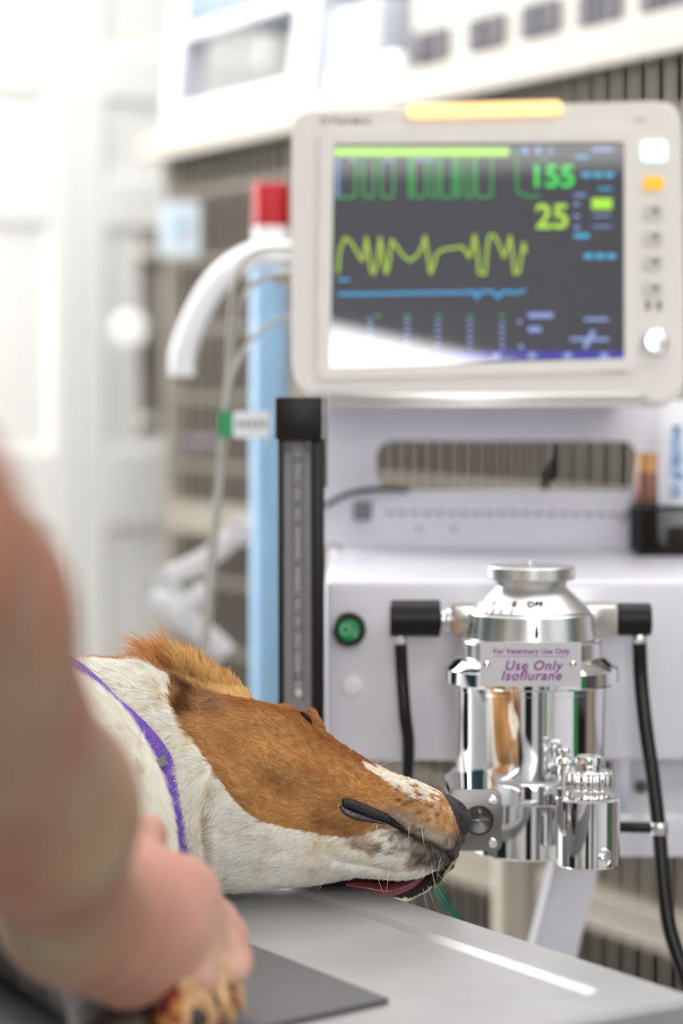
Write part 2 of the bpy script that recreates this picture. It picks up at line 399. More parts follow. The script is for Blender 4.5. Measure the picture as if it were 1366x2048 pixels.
# monitor leads
m_lead = mat('grey_cable', srgb(168, 165, 158), 0.45)
def lead(name, pts, r, m, lab, cat='cable', group=None, seg=10, n=8):
    bm = BM(); tube(bm, pts, r, seg, n); return tag(obj(name, bm, m), lab, cat, group)
Y = 2.25
lead('monitor_lead', [W(620, 502, 2.24), W(575, 497, Y), W(510, 505, Y), W(470, 560, Y), W(456, 700, Y), W(446, 850, Y), W(432, 1000, Y), W(414, 1160, Y), W(402, 1330, Y), W(395, 1420, Y)], M(5, Y), m_lead, 'topmost grey lead leaving the left side of the monitor')
lead('monitor_lead', [W(620, 555, 2.24), W(575, 552, Y), W(515, 562, Y), W(474, 620, Y), W(462, 740, Y+.03), W(452, 850, Y+.03), W(440, 1000, Y+.03), W(424, 1160, Y+.03), W(412, 1320, Y+.03)], M(6, Y), m_lead, 'middle grey lead with a thick plug on the left of the monitor')
lead('monitor_lead', [W(620, 630, 2.24), W(575, 634, Y), W(520, 662, Y), W(470, 735, Y-.03), W(452, 830, Y-.03), W(438, 960, Y-.03), W(428, 1090, Y-.03), W(420, 1200, Y-.03), W(414, 1320, Y-.03)], M(5, Y), m_lead, 'lowest grey lead curving down from the left of the monitor')
bm = BM(); tube(bm, [W(590, 553, 2.24), W(555, 556, 2.25)], M(15, 2.25), 16, 1); tag(obj('lead_plug', bm, m_lead), 'thick grey plug of the middle lead beside the monitor', 'plug')
# tags on the leads
Yt = 2.22
g = thing('lead_tag', 'small white tag with a green end clipped on the leads', 'tag', W(490, 850, Yt))
a = W(438, 876, Yt); b = W(466, 822, Yt); c = W(540, 822, Yt)
bm = BM(); prism(bm, rrect(a.x, b.x, a.z, b.z, 0.002), Yt-0.004, Yt+0.002); obj('green_end', bm, m_green, g)
bm = BM(); prism(bm, rrect(b.x, c.x, a.z, b.z, 0.004), Yt-0.004, Yt+0.001); obj('sleeve', bm, m_whitep, g)
bm = BM(); q = W(503, 848, Yt-0.005)
for k in range(5): box(bm, (q.x-0.012+k*0.006, Yt-0.0045, q.z), (0.0035, 0.001, 0.006))
obj('print', bm, mat('grey_ink', srgb(140, 150, 150), 0.6), g, False)
bm = BM(); a = W(362, 906, 2.3); b = W(442, 862, 2.3); prism(bm, rrect(a.x, b.x, a.z, b.z, 0.003), 2.3, 2.303)
tag(obj('lead_label', bm, mat('mauve_grey_label', srgb(158, 150, 152), 0.5, var=0.15, scale=60)), 'greyish paper label hanging on the leads below the white hose', 'label')
# white straps hanging
def ribbon(pts, w, Y, n=6):
    bm = BM(); tube(bm, [W(x, y, Y) for x, y in pts], M(w*0.4, Y), 14, n, flat=2.5); return bm
m_strap = mat('white_webbing', srgb(226, 226, 230), 0.7, var=0.05, scale=60)
tag(obj('white_strap', ribbon([(340, 1152), (385, 1132), (432, 1104), (462, 1078), (486, 1066), (470, 1040)], 21, 2.7), m_strap), 'upper white strap slanting up to the right across the cage bars', 'strap')
tag(obj('white_strap', ribbon([(300, 1198), (335, 1212), (372, 1245), (400, 1262), (432, 1288), (452, 1310)], 24, 2.7), m_strap), 'lower white strap slanting down behind the dog\'s ear', 'strap')
tag(obj('white_strap', ribbon([(312, 1150), (332, 1180), (350, 1205), (370, 1232)], 30, 2.74), mat('grey_webbing', srgb(196, 197, 198), 0.7)), 'greyish strap hanging between the two white straps', 'strap')
tag(obj('white_strap', ribbon([(420, 1180), (395, 1192), (378, 1215), (384, 1240)], 19, 2.66), m_strap), 'short looped white strap on the leads above the ear', 'strap')

# ------------------------------------------------------------------ anaesthesia machine
YF = 1.92
XL = W(650, 1300, YF).x; XR = XL+0.52
zt = W(683, 1160, YF).z; zb = W(683, 1523, YF).z; YB = 2.31
ztop = W(683, 812, YB).z
mach = thing('anaesthesia_machine', 'white enamel anaesthesia machine with worktop carrying monitor and vaporizer', 'machine', ((XL+XR)/2, 2.1, 0))
bm = BM(); box2(bm, XL, XR, YF, YB+0.03, zb, zt, 0.006, 3); obj('cabinet', bm, m_white, mach)
bm = BM()
xl = W(640, 900, YB).x; xr = XR
out = rrect(xl, xr, zt+0.0005, ztop, 0.01)
a = W(752, 980, YB); b = W(1276, 882, YB); inn = rrect(a.x, b.x, a.z, b.z, 0.016)
frame_prism(bm, out, inn, YB, YB+0.004); box2(bm, xl, xr, YB-0.0, YB+0.20, ztop-0.004, ztop, 0.001)
obj('back_panel', bm, m_white, mach, True, 30)
bm = BM()
for k in range(19):
    c = W(780+k*24.8, 1026+k*0.15, YB-0.001); box(bm, c, (0.0062, 0.0012, 0.0034), None)
for px in (838, 908): box(bm, W(px, 1058, YB-0.001), (0.004, 0.0012, 0.004))
obj('slots', bm, mat('slot_grey', srgb(150, 150, 160), 0.6), mach, False)
bm = BM(); box(bm, W(725, 1021, 2.28), (M(37, 2.28), 0.03, M(37, 2.28)), None, 0.002); obj('cable_clip', bm, mat('mid_grey_plastic', srgb(112, 112, 116), 0.5), mach)
# base below: beam, block and leg
bm = BM(); Y2 = 1.99
a = W(1010, 1716, Y2); b = W(1500, 1624, Y2); box2(bm, a.x, XR, Y2, Y2+0.12, a.z, b.z, 0.004)
a = W(1256, 1640, Y2); b = W(1500, 1520, Y2+0.01); box2(bm, a.x, XR, Y2+0.001, Y2+0.119, a.z, zb-0.0005, 0.003)
obj('base_beam', bm, m_white, mach)
bm = BM(); lathe(bm, [(0.0052, -0.004), (0.0052, 0), ], W(1281, 1573, Y2), 24, 'Y'); obj('screw', bm, mat('dark_screw', srgb(96, 96, 104), 0.4, 0.5), mach)
bm = BM(); A = [W(1118, 1690, 2.02), W(1210, 1690, 2.02), W(1150, 1950, 2.02), W(1075, 1950, 2.02)]
A = [W(1117, 1700, 2.02), W(1208, 1700, 2.02)]; sl = (W(1160, 1910, 2.02)-W(1204, 1735, 2.02)); k = -(A[0].z-0.05)/sl.z*1.0
q = [A[0], A[1], A[1]+sl*k*1.0, A[0]+sl*k*1.0]
va = [bm.verts.new(p) for p in q]; vb = [bm.verts.new(p+Vector((0, 0.05, 0))) for p in q]
bm.faces.new(va); bm.faces.new(vb[::-1])
for i in range(4): bm.faces.new((va[i], vb[i], vb[(i+1) % 4], va[(i+1) % 4]))
bmesh.ops.bevel(bm, geom=list(bm.edges), offset=0.003, segments=2, affect='EDGES')
obj('leg', bm, m_white, mach)
bm = BM(); lathe(bm, [(M(44, 2.6), 0), (M(44, 2.6), W(683, 1560, 2.6).z)], (W(1030, 1800, 2.6).x, 2.6, 0), 40)
tag(obj('steel_column', bm, mat('warm_steel', srgb(214, 204, 188), 0.4, 0.5, var=0.03)), 'pale steel column standing below the vaporizer', 'column')
bm = BM(); lathe(bm, [(0.028, 0), (0.034, 0.006), (0.034, 0.03), (0.028, 0.036)], W(1088, 1800, 2.5), 32); 
# green button and plug
g = thing('push_button', 'round green button in a black ring on the machine front', 'button', W(698, 1258, YF))
bm = BM(); c = W(698, 1258, YF-0.001); lathe(bm, [(M(34, YF), 0.004), (M(34, YF), -0.006), (M(31, YF), -0.010), (M(25, YF), -0.010), (M(24, YF), -0.004)], c, 48, 'Y', False); obj('ring', bm, m_black, g)
bm = BM(); lathe(bm, [(M(24.5, YF), 0), (M(24, YF), -0.008), (M(20, YF), -0.0095), (0.0001, -0.0098)], c, 48, 'Y', False); obj('cap', bm, m_green, g)
text('emblem', 'O\u2082', mat('pale_green_ink', srgb(150, 214, 180), 0.6), g, Matrix.Translation(c+Vector((0, -0.0100, 0))) @ Matrix.Rotation(PI/2, 4, 'X'), 0.012)
bm = BM(); c = W(703, 1372, YF); lathe(bm, [(M(20, YF), 0.002), (M(20, YF), -0.002), (M(17, YF), -0.0035), (0.0001, -0.004)], c, 40, 'Y', False)
tag(obj('blanking_plug', bm, m_whitep), 'plain white round plug below the green button', 'plug')
# cables around the opening
lead('black_cable', [W(650, 1012, 2.27), W(690, 990, 2.27), W(735, 980, 2.27), W(790, 978, 2.29), W(830, 984, 2.33)], M(5.5, 2.27), m_black, 'black cable lying from the grey clip into the panel opening')
lead('black_cable', [W(1108, 840, 2.42), W(1110, 900, 2.42), W(1104, 935, 2.42), W(1088, 975, 2.42), W(1080, 1020, 2.42)], M(8, 2.4), m_black, 'black cable hanging behind the panel opening')
lead('small_wire', [W(640, 1110, 2.2), W(655, 1092, 2.2), W(672, 1090, 2.2), W(684, 1103, 2.2)], M(4, 2.2), m_lead, 'small grey wire loop poking out beside the flow meter')
lead('small_wire', [W(1240, 1035, 2.29), W(1258, 1022, 2.29), W(1272, 1012, 2.29), W(1284, 1010, 2.295)], M(6, 2.29), m_lead, 'short grey wire end beside the black mesh basket')

# flow meter
YM = 1.86
g = thing('flow_meter', 'tall black-framed oxygen flow meter with clear tube behind the dog\'s head', 'flow meter', W(598, 1520, YM))
sx = M(1, YM)
def px_box(bm, x0, x1, y0, y1, Y, depth, bev=0.0015):
    a = W(x0, y1, Y); b = W(x1, y0, Y); box2(bm, a.x, b.x, Y, Y+depth, a.z, b.z, bev)
bm = BM(); px_box(bm, 550, 644, 794, 880, YM-0.008, 0.055, 0.002); obj('head_block', bm, m_black, g)
bm = BM(); px_box(bm, 556, 568, 878, 1520, YM, 0.045); px_box(bm, 622, 648, 878, 1520, YM, 0.045); px_box(bm, 556, 648, 1440, 1530, YM, 0.045); px_box(bm, 566, 624, 878, 1520, YM+0.028, 0.01); obj('frame', bm, m_black, g)
bm = BM(); px_box(bm, 568, 622, 880, 1440, YM+0.022, 0.004, 0.0005); obj('scale_plate', bm, mat('silver_scale', srgb(176, 174, 182), 0.4, 0.0, var=0.05, scale=30, stretch=(1, 1, .1)), g)
bm = BM()
px_box(bm, 585, 587, 905, 1400, YM+0.017, 0.002, 0); px_box(bm, 606, 608, 905, 1400, YM+0.017, 0.002, 0)
px_box(bm, 566, 582, 880, 896, YM+0.002, 0.01, 0.001); px_box(bm, 608, 624, 880, 896, YM+0.002, 0.01, 0.001)
obj('rails', bm, mat('dark_blue_grey', srgb(58, 60, 76), 0.4), g)
bm = BM(); c = W(596, 1398, YM+0.010); R = M(9, YM); hh = W(596, 905, YM).z-c.z
lathe(bm, [(R*1.0, 0), (R*1.0, hh)], c, 24); obj('tube', bm, mat('clear_tube', srgb(205, 205, 210), 0.08, var=0.0, alpha=0.35), g)
marks = [(925, '10'), (973, '9'), (1012, '8'), (1050, '6'), (1130, '4'), (1195, '3'), (1230, '2'), (1262, '1.5'), (1300, '1'), (1358, '0.5')]
bm = BM()
for py, s in marks: px_box(bm, 586, 600, py-1, py+1, YM-0.0005, 0.0004, 0)
for k in range(34): px_box(bm, 600, 605, 940+k*12.6, 941.5+k*12.6, YM-0.0005, 0.0004, 0)
obj('scale_marks', bm, m_ink, g, False)
for py, s in marks: text('numeral', s, m_ink, g, Matrix.Translation(W(596, py-8, YM-0.0004)) @ Matrix.Rotation(PI/2, 4, 'X'), 0.0052, 0.0001)
bm = BM(); c = W(597, 1386, YM+0.004); bmesh.ops.create_uvsphere(bm, u_segments=20, v_segments=14, radius=M(8, YM), matrix=Matrix.Translation(c)); obj('float_ball', bm, mat('ivory_ball', srgb(226, 216, 200), 0.3), g)
bm = BM(); px_box(bm, 566, 624, 878, 1442, YM-0.0001, 0.0012, 0); obj('window', bm, mat('clear_window', srgb(200, 200, 210), 0.05, var=0, alpha=0.10, coat=0.3), g)
bm = BM(); px_box(bm, 655, 648.2, 794, 975, 1.885, 0.02, 0.001); obj('mount_plate', bm, mat('beige_grey_metal', srgb(150, 146, 138), 0.5, 0.3), g)

# ---- patient monitor
YMn = 2.12; tilt = math.radians(5)
mn = Vector((0, -math.cos(tilt), math.sin(tilt))); mo = W(972, 500, YMn)
ux = Vector((1, 0, 0)); uz = Vector((0, math.sin(tilt), math.cos(tilt)))
MF = Matrix((ux, -mn, uz)).transposed().to_4x4(); MF.translation = mo   # local x right, y away, z up
MI = MF.inverted(); E = Vector((0, 0, EYE))
def mp(px, py, off=0.0):
    d = W(px, py, 1.0)-E; o0 = mo+mn*off
    t = (o0-E).dot(mn)/d.dot(mn); p = MI @ (E+d*t); return p.x, p.z
mon = thing('patient_monitor', 'warm white patient monitor with vital sign traces on its screen', 'monitor', mo-Vector((0, 0, 0.13)))
def roundpoly(pts, r, n=6):
    out = []
    N = len(pts)
    for i in range(N):
        p = Vector(pts[i]).to_2d() if False else Vector((pts[i][0], pts[i][1])); a = Vector(pts[i-1]); b = Vector(pts[(i+1) % N])
        rr = r[i] if isinstance(r, (list, tuple)) else r
        da = (a-p); db = (b-p); rr = min(rr, da.length*0.45, db.length*0.45); s = p+da.normalized()*rr; e = p+db.normalized()*rr
        for k in range(n+1):
            t = k/n; out.append(tuple(s*(1-t)**2+p*2*t*(1-t)+e*t*t))
    return out
outl = roundpoly([mp(583, 224), mp(1364, 200), mp(1367, 803), mp(1288, 800), mp(1282, 786), mp(622, 784), mp(582, 745)], [.016, .022, .03, .01, .006, .012, .012])
bm = BM(); prism(bm, outl, 0, 0.075, None)
fr = [f for f in bm.faces if all(abs(v.co.y) < 1e-6 for v in f.verts)]
bmesh.ops.bevel(bm, geom=list({e for f in fr for e in f.edges}), offset=0.004, segments=3, affect='EDGES')
# recess for the screen: cut as an inset
fr = max([f for f in bm.faces if all(abs(v.co.y) < 1e-5 for v in f.verts)], key=lambda f: f.calc_area())
bmesh.ops.transform(bm, matrix=MF, verts=bm.verts); obj('case', bm, m_case, mon)
s0, s1 = mp(666, 738), mp(1247, 288); sTL = mp(668, 289); sTR = mp(1247, 285); sBR = mp(1248, 718); sBL = mp(660, 736)
ov = roundpoly([mp(640, 262), mp(1272, 258), mp(1274, 742), mp(634, 760)], 0.008); iv = roundpoly([sTL, sTR, sBR, sBL], 0.002)
bm = BM(); frame_prism(bm, ov, iv, -0.0045, 0.0005, MF); 
obj('bezel', bm, m_case, mon, True, 40)
m_scr = bpy.data.materials.new('lcd_screen'); m_scr.use_nodes = True; b = m_scr.node_tree.nodes['Principled BSDF']
b.inputs['Base Color'].default_value = srgb(40, 40, 46); b.inputs['Roughness'].default_value = 0.03; b.inputs['IOR'].default_value = 1.7
b.inputs['Emission Color'].default_value = srgb(62, 62, 72); b.inputs['Emission Strength'].default_value = 0.62  # grey base and emission paint the reflected veil over the dark screen
bm = BM(); vs = [bm.verts.new((x, -0.0012, z)) for x, z in (mp(655, 745), mp(1252, 745), mp(1252, 280), mp(655, 280))]; bm.faces.new(vs)
bmesh.ops.transform(bm, matrix=MF, verts=bm.verts); scr = obj('screen', bm, m_scr, mon, False)
def glow(name, r, g_, b_, s=1.0):
    m = mat(name, (0.02, 0.02, 0.02, 1), 0.03, var=0, emit=srgb(r, g_, b_), estr=s); m.node_tree.nodes['Principled BSDF'].inputs['IOR'].default_value = 1.7; return m
OFF = 0.0016
def mline(bm, pts, w):
    P = [Vector(mp(x, y)) for x, y in pts]
    for a, b in zip(P[:-1], P[1:]):
        d = (b-a); 
        if d.length < 1e-7: continue
        d.normalize(); n = Vector((-d.y, d.x))*w/2; a2 = a-d*w*0.3; b2 = b+d*w*0.3
        bm.faces.new([bm.verts.new((p.x, -OFF, p.y)) for p in (a2-n, b2-n, b2+n, a2+n)])
def mrect(bm, x0, y0, x1, y1):
    bm.faces.new([bm.verts.new((p[0], -OFF, p[1])) for p in (mp(x0, y1), mp(x1, y1), mp(x1, y0), mp(x0, y0))])
def mobj(name, bm, m): bmesh.ops.transform(bm, matrix=MF, verts=bm.verts); return obj(name, bm, m, mon, False)
bm = BM(); mrect(bm, 670, 296, 1018, 313); mobj('alarm_bar', bm, glow('lime_glow', 172, 240, 60, 1.0))
w1 = 0.0017
bm = BM(); edges = [674, 712, 726, 748, 762, 788, 818, 822, 828, 852, 862, 876, 882, 906, 912, 918, 930, 946, 952, 984]
up = False
for k in range(0, len(edges)-1):
    x0, x1 = edges[k], edges[k+1]
    if k % 2 == 0: mline(bm, [(x0, 316), (x0+1, 392), (x0+4, 395), (x1-4, 395), (x1-1, 392), (x1, 316)], w1)
mline(bm, [(1032, 300), (1034, 380), (1040, 388), (1060, 394), (1080, 392)], w1); mline(bm, [(1078, 318), (1096, 320)], w1)
mobj('green_trace', bm, glow('green_glow', 50, 190, 80, 0.75))
bm = BM()
yt = [(676, 545), (680, 500), (690, 476), (700, 482), (712, 500), (722, 520), (727, 520), (733, 475), (738, 510), (743, 545), (748, 548), (754, 530), (760, 475), (764, 500), (772, 548), (778, 530), (783, 480), (792, 492), (806, 512), (820, 522), (834, 512), (844, 495), (850, 473), (854, 500), (861, 548), (868, 530), (872, 510), (884, 500), (900, 497), (924, 494), (932, 505), (938, 515), (944, 500), (949, 470), (954, 500), (958, 548), (970, 548), (974, 500), (978, 472), (988, 470), (998, 490), (1008, 515), (1014, 500), (1020, 472), (1024, 500), (1029, 548), (1038, 545), (1043, 510), (1047, 486), (1051, 505)]
mline(bm, yt, w1*1.25); mobj('yellow_trace', bm, glow('yellow_green_glow', 190, 225, 60, 0.85))
bm = BM(); mline(bm, [(678, 589), (940, 585), (948, 582), (953, 597), (960, 584), (985, 583), (996, 596), (1006, 583), (1030, 586), (1048, 582)], w1*1.6); mobj('blue_trace', bm, glow('blue_glow', 60, 165, 225, 0.9))
bm = BM(); mrect(bm, 980, 703, 1247, 718); mrect(bm, 672, 704, 985, 719); mobj('menu_bar', bm, glow('indigo_glow', 60, 55, 190, 0.75)).location = (0, 0.0001, 0)
m_pale = glow('pale_blue_glow', 150, 170, 235, 0.9)
bm = BM()
for px in (992, 1064, 1135, 1208): mrect(bm, px-8, 706, px+8, 718)
for px, y0 in ((740, 632), (814, 632), (876, 636), (940, 636), (1004, 640)):
    for k in range(5): mrect(bm, px-5, y0+6+k*12, px+5, y0+10+k*12)
for x0, y0, x1, y1 in ((1044, 296, 1056, 308), (1070, 296, 1082, 308), (1096, 298, 1104, 307), (1184, 296, 1226, 303), (1148, 388, 1172, 393), (1148, 406, 1158, 412), (1148, 430, 1158, 436), (1148, 452, 1158, 458), (1186, 430, 1222, 433), (1186, 452, 1222, 455), (1056, 626, 1106, 636), (1056, 654, 1082, 664), (1168, 636, 1216, 642), (1140, 676, 1218, 682), (1036, 640, 1042, 648), (1038, 690, 1046, 698), (700, 318, 712, 323), (768, 318, 790, 323), (828, 318, 870, 323), (672, 318, 678, 396)): mrect(bm, x0, y0, x1, y1)
mline(bm, [(1170, 694), (1186, 664)], 0.004)
mobj('readouts', bm, m_pale)
bm = BM()
for px in (755, 814, 876, 940, 1004): mrect(bm, px-6, 630, px+6, 634)
mobj('green_heads', bm, MATS['green_glow'])
bm = BM()
for x0, y0, x1, y1 in ((1164, 346, 1228, 355), (1168, 508, 1234, 517)): 
    for k in range(3): mrect(bm, x0+k*23, y0, x0+k*23+17, y1)
mrect(bm, 1150, 312, 1176, 317); mrect(bm, 1196, 376, 1224, 380); mrect(bm, 1148, 468, 1178, 476); mrect(bm, 676, 558, 700, 562)
mobj('cyan_readouts', bm, glow('cyan_glow', 60, 190, 235, 0.95))
bm = BM(); mrect(bm, 1183, 397, 1224, 419); mobj('lime_readout', bm, MATS['lime_glow'])
def mtext(name, s, px, py, size, m, off=0.0018, offset=0.0, **k):
    x, z = mp(px, py); return text(name, s, m, mon, MF @ Matrix.Translation((x, -off, z)) @ Matrix.Rotation(PI/2, 4, 'X'), size, 0.00005, offset, **k)
mtext('heart_rate', '155', 1104, 355, 0.027, glow('hr_green', 60, 230, 90, 1.0), offset=0.0006)
mtext('breath_rate', '25', 1104, 436, 0.030, glow('rr_yellow', 180, 230, 60, 1.0), offset=0.0006)
m_cap = mat('grey_print', srgb(110, 108, 108), 0.6)
mtext('maker_name', 'DYNAMIC', 692, 243, 0.0085, m_cap, off=0.0002, offset=0.0002, space=1.25)
mtext('model_mark', 'M12', 1280, 241, 0.0055, m_cap, off=0.0002)
bm = BM(); a = mp(812, 222); b = mp(1125, 214); cz = (a[1]+b[1])/2
v = prism(bm, rrect(a[0], b[0], cz-0.0075, cz+0.0058, 0.006), -0.004, 0.05); bmesh.ops.rotate(bm, verts=v, cent=((a[0]+b[0])/2, 0, cz), matrix=Matrix.Rotation(-math.atan2(b[1]-a[1], b[0]-a[0]), 3, 'Y'))
mobj('alarm_lamp', bm, mat('amber_lamp', srgb(255, 214, 150), 0.3, var=0, emit=srgb(255, 205, 125), estr=0.75))
def mbtn(name, px, py, w, h, m, depth=0.0025, r=0.002):
    x, z = mp(px, py); bm = BM(); ww = w*YMn/FPX/2; hh = h*YMn/FPX/2
    prism(bm, rrect(x-ww, x+ww, z-hh, z+hh, r), -depth, 0.002); return mobj(name, bm, m)
mbtn('power_button', 1307, 303, 50, 42, mat('mint_lit', srgb(225, 255, 240), 0.3, var=0, emit=srgb(205, 255, 232), estr=0.75), r=0.004)
mbtn('alarm_button', 1307, 367, 38, 26, mat('amber_button', srgb(250, 190, 0), 0.4, emit=srgb(250, 175, 0), estr=0.35))
m_btn = mat('button_grey', srgb(204, 202, 198), 0.5); 
for py in (423, 475, 525, 577):
    mbtn('button', 1306, py, 38, 26, m_btn)
    mbtn('button_symbol', 1310, py-1, 14, 10, mat('symbol_grey', srgb(120, 122, 122), 0.5), 0.0028, 0.0008)
for px in (1296, 1318): mbtn('indicator', px, 611, 10, 18, mat('symbol_grey', srgb(120, 122, 122), 0.5), 0.001, 0.0008)
x, z = mp(1310, 684); bm = BM(); lathe(bm, [(0.0125, 0.001), (0.0125, -0.003), (0.0105, -0.011), (0.009, -0.0125), (0.0001, -0.013)], (x, 0, z), 40, 'Y', False); mobj('dial_knob', bm, m_satin)
bm = BM(); lathe(bm, [(0.0155, 0.001), (0.0155, -0.0015), (0.012, -0.0015)], (x, 0, z), 40, 'Y', False); mobj('dial_ring', bm, m_case)
# bracket under the monitor
bm = BM(); a = W(655, 808, YMn-0.01); b = W(1286, 784, YMn-0.01)
box2(bm, a.x, b.x, YMn-0.012, 2.42, ztop+0.0005, ztop+0.004, 0.001); box2(bm, a.x, b.x, YMn-0.012, YMn-0.006, a.z, b.z, 0.002)
tag(obj('monitor_bracket', bm, m_steel), 'polished steel bracket strip under the patient monitor', 'bracket')

# ---- bottle, tube and basket on the worktop
zw = zt+0.0005
c = W(1300, 1000, 2.275); R = M(31, 2.275); ht = W(1300, 905, 2.275).z-zw
g = thing('amber_bottle', 'amber brown bottle standing behind the mesh basket on the worktop', 'bottle', (c.x, 2.275, zw))
m_amb = mat('amber_plastic', srgb(158, 104, 84), 0.3, var=0.06, scale=20)
bm = BM(); lathe(bm, [(R*0.95, 0), (R, 0.003), (R, ht*0.78), (R*0.98, ht*0.8)], (c.x, 2.275, zw), 40); obj('body', bm, m_amb, g)
bm = BM(); lathe(bm, [(R*0.98, ht*0.8), (R*0.9, ht*0.9), (R*0.86, ht)], (c.x, 2.275, zw), 40); obj('shoulder', bm, mat('orange_glass', srgb(226, 164, 96), 0.25, var=0.1, scale=30), g)
g = thing('ointment_tube', 'white squeeze tube with blue print standing in the mesh basket', 'tube', W(1345, 1080, 2.225))
P0 = W(1350, 1085, 2.225); P1 = W(1372, 800, 2.235)
bm = BM(); rings = []
for k in range(13):
    t = k/12; p = P0.lerp(P1, t); wx = M(34+22*t, 2.225); wy = 0.017*(1-t)+0.0008
    if k == 0: wx *= .9
    rings.append([bm.verts.new(p+Vector((wx*math.cos(2*PI*j/28), wy*math.sin(2*PI*j/28), 0))) for j in range(28)])
for a, b in zip(rings[:-1], rings[1:]):
    for j in range(28): bm.faces.new((a[j], a[(j+1) % 28], b[(j+1) % 28], b[j]))
bm.faces.new(rings[0]); bm.faces.new(rings[-1]); obj('body', bm, m_whitep, g)
for k, (py, s) in enumerate(((888, 'DERM'), (930, 'GEL'), (972, '50 g'))): text('print', s, mat('blue_ink', srgb(70, 140, 200), 0.5), g, Matrix.Translation(W(1354, py, 2.206)) @ Matrix.Rotation(PI/2, 4, 'X') @ Matrix.Rotation(PI/2, 4, 'Z'), 0.013, 0.0006, 0.0003)
g = thing('mesh_basket', 'black wire mesh basket at the right end of the worktop', 'basket', W(1340, 1100, 2.22))
x0 = W(1279, 1050, 2.2).x; x1 = x0+0.10; y0, y1 = 2.195, 2.255; z0 = zw; z1 = W(1300, 1010, 2.2).z
bm = BM()
for a, b in (((x0, y0), (x1, y0)), ((x1, y0), (x1, y1)), ((x1, y1), (x0, y1)), ((x0, y1), (x0, y0))):
    for z, r in ((z1-0.0025, 0.0025), (z0+0.002, 0.002)): tube(bm, [(a[0], a[1], z), (b[0], b[1], z)], r, 8, 1)
for a in ((x0, y0), (x1, y0), (x1, y1), (x0, y1)): tube(bm, [(a[0], a[1], z0+.001), (a[0], a[1], z1)], 0.0024, 8, 1)
obj('rim', bm, m_black, g)
bm = BM(); st = 0.0042; H = z1-z0
for (ax, ay, bx, by) in ((x0, y0, x1, y0), (x0, y0, x0, y1), (x0, y1, x1, y1)):
    Lh = math.hypot(bx-ax, by-ay); dx, dy = (bx-ax)/Lh, (by-ay)/Lh; k = -H
    while k < Lh:
        for sgn in (1, -1):
            s0_, e0_ = (k, k+H) if sgn > 0 else (k+H, k)
            q = []
            for s_, z_ in ((s0_, z0), (e0_, z1)): q.append((s_, z_))
            (sa, za), (sb, zb_) = q
            ts = [0, 1]
            f = lambda s: (s-sa)/(sb-sa)
            lo = max(0, min(f(0), f(Lh))); hi = min(1, max(f(0), f(Lh)))
            if hi > lo+.02:
                pa = Vector((ax+dx*(sa+(sb-sa)*lo), ay+dy*(sa+(sb-sa)*lo), za+(zb_-za)*lo)); pb = Vector((ax+dx*(sa+(sb-sa)*hi), ay+dy*(sa+(sb-sa)*hi), za+(zb_-za)*hi))
                tube(bm, [pa, pb], 0.0005, 4, 1)
        k += st
obj('mesh', bm, m_black, g, False)
bm = BM(); box2(bm, x0+0.026, x0+0.07, y0+0.006, y0+0.02, z0+0.001, z0+0.026, 0.004); tag(obj('spool', bm, mat('speckled_brown', srgb(120, 112, 98), 0.8, var=0.3, scale=300)), 'speckled brown roll lying inside the mesh basket', 'roll')

# ------------------------------------------------------------------ vaporizer
YV = 1.82; VX = W(1062, 1300, YV).x
vap = thing('vaporizer', 'chrome isoflurane vaporizer with round dial on the machine front', 'vaporizer', (VX, YV, W(1062, 1700, YV).z))
vz = lambda py: W(1062, py, YV).z
vr = lambda px: M(px, YV)
def vl(name, prof, m, seg=96, ang=30, parent=vap):
    bm = BM(); lathe(bm, [(vr(r), vz(y)) for r, y in prof], (VX, YV, 0), seg); return obj(name, bm, m, parent, True, ang)
m_dial = mat('satin_dial', srgb(222, 222, 224), 0.34, 1.0, var=0.02)
vl('dial', [(60, 1131), (86, 1131.5), (88, 1133.5), (88, 1155), (86, 1158), (72, 1160), (69, 1170), (72, 1176), (74, 1178), (119, 1219), (119.5, 1222)], m_dial)
bm = BM(); lathe(bm, [(vr(4), vz(1131)), (vr(4), vz(1123)), (vr(3), vz(1122))], (VX, YV, 0), 16); obj('dial_pin', bm, m_satin, vap)
vl('skirt', [(121, 1223), (124, 1226), (129, 1274), (127, 1277)], mat('turned_aluminium', srgb(228, 228, 230), 0.27, 1.0, var=0.01))
vl('shoulder', [(128, 1277.5), (139, 1278.5), (141, 1281), (141, 1309), (138, 1312)], m_satin)
vl('flange', [(138, 1309), (146, 1311), (172, 1332), (174, 1335), (174, 1360), (171, 1363), (152, 1363)], m_chrome, 12 if False else 96)
vl('body', [(150, 1362), (150, 1376), (149, 1377), (149, 1540), (160, 1544), (162, 1550), (162, 1584), (160, 1587), (118, 1588), (118, 1698), (112, 1702)], m_chrome)
# clear guard fin on the right
# label plate
YP = YV-vr(176)-0.0015
bm = BM(); a = W(960, 1373, YP); b = W(1163, 1285, YP); prism(bm, rrect(a.x, b.x, a.z, b.z, 0.001), YP, YP+0.0025); bmesh.ops.bevel(bm, geom=list(bm.edges), offset=0.0003, segments=1, affect='EDGES')
pl = obj('label_plate', bm, mat('anodised_plate', srgb(196, 196, 200), 0.45, 0.3, var=0.01), vap, True)
bm = BM(); box2(bm, a.x+0.004, b.x-0.004, YP+0.0026, YV-vr(120), a.z+0.004, b.z-0.003, 0.001); obj('plate_mount', bm, m_chrome, vap)
def vt(name, s, px, py, size, shear=0.0, offset=0.0, space=1.0, par=pl):
    return text(name, s, m_purple, par, Matrix.Translation(W(px, py, YP-0.0002)) @ Matrix.Rotation(PI/2, 4, 'X'), size, 0.0001, offset, shear, space=space)
vt('small_text', 'For Veterinary Use Only', 1063, 1303, 0.0053, 0, 0.00010, 1.04)
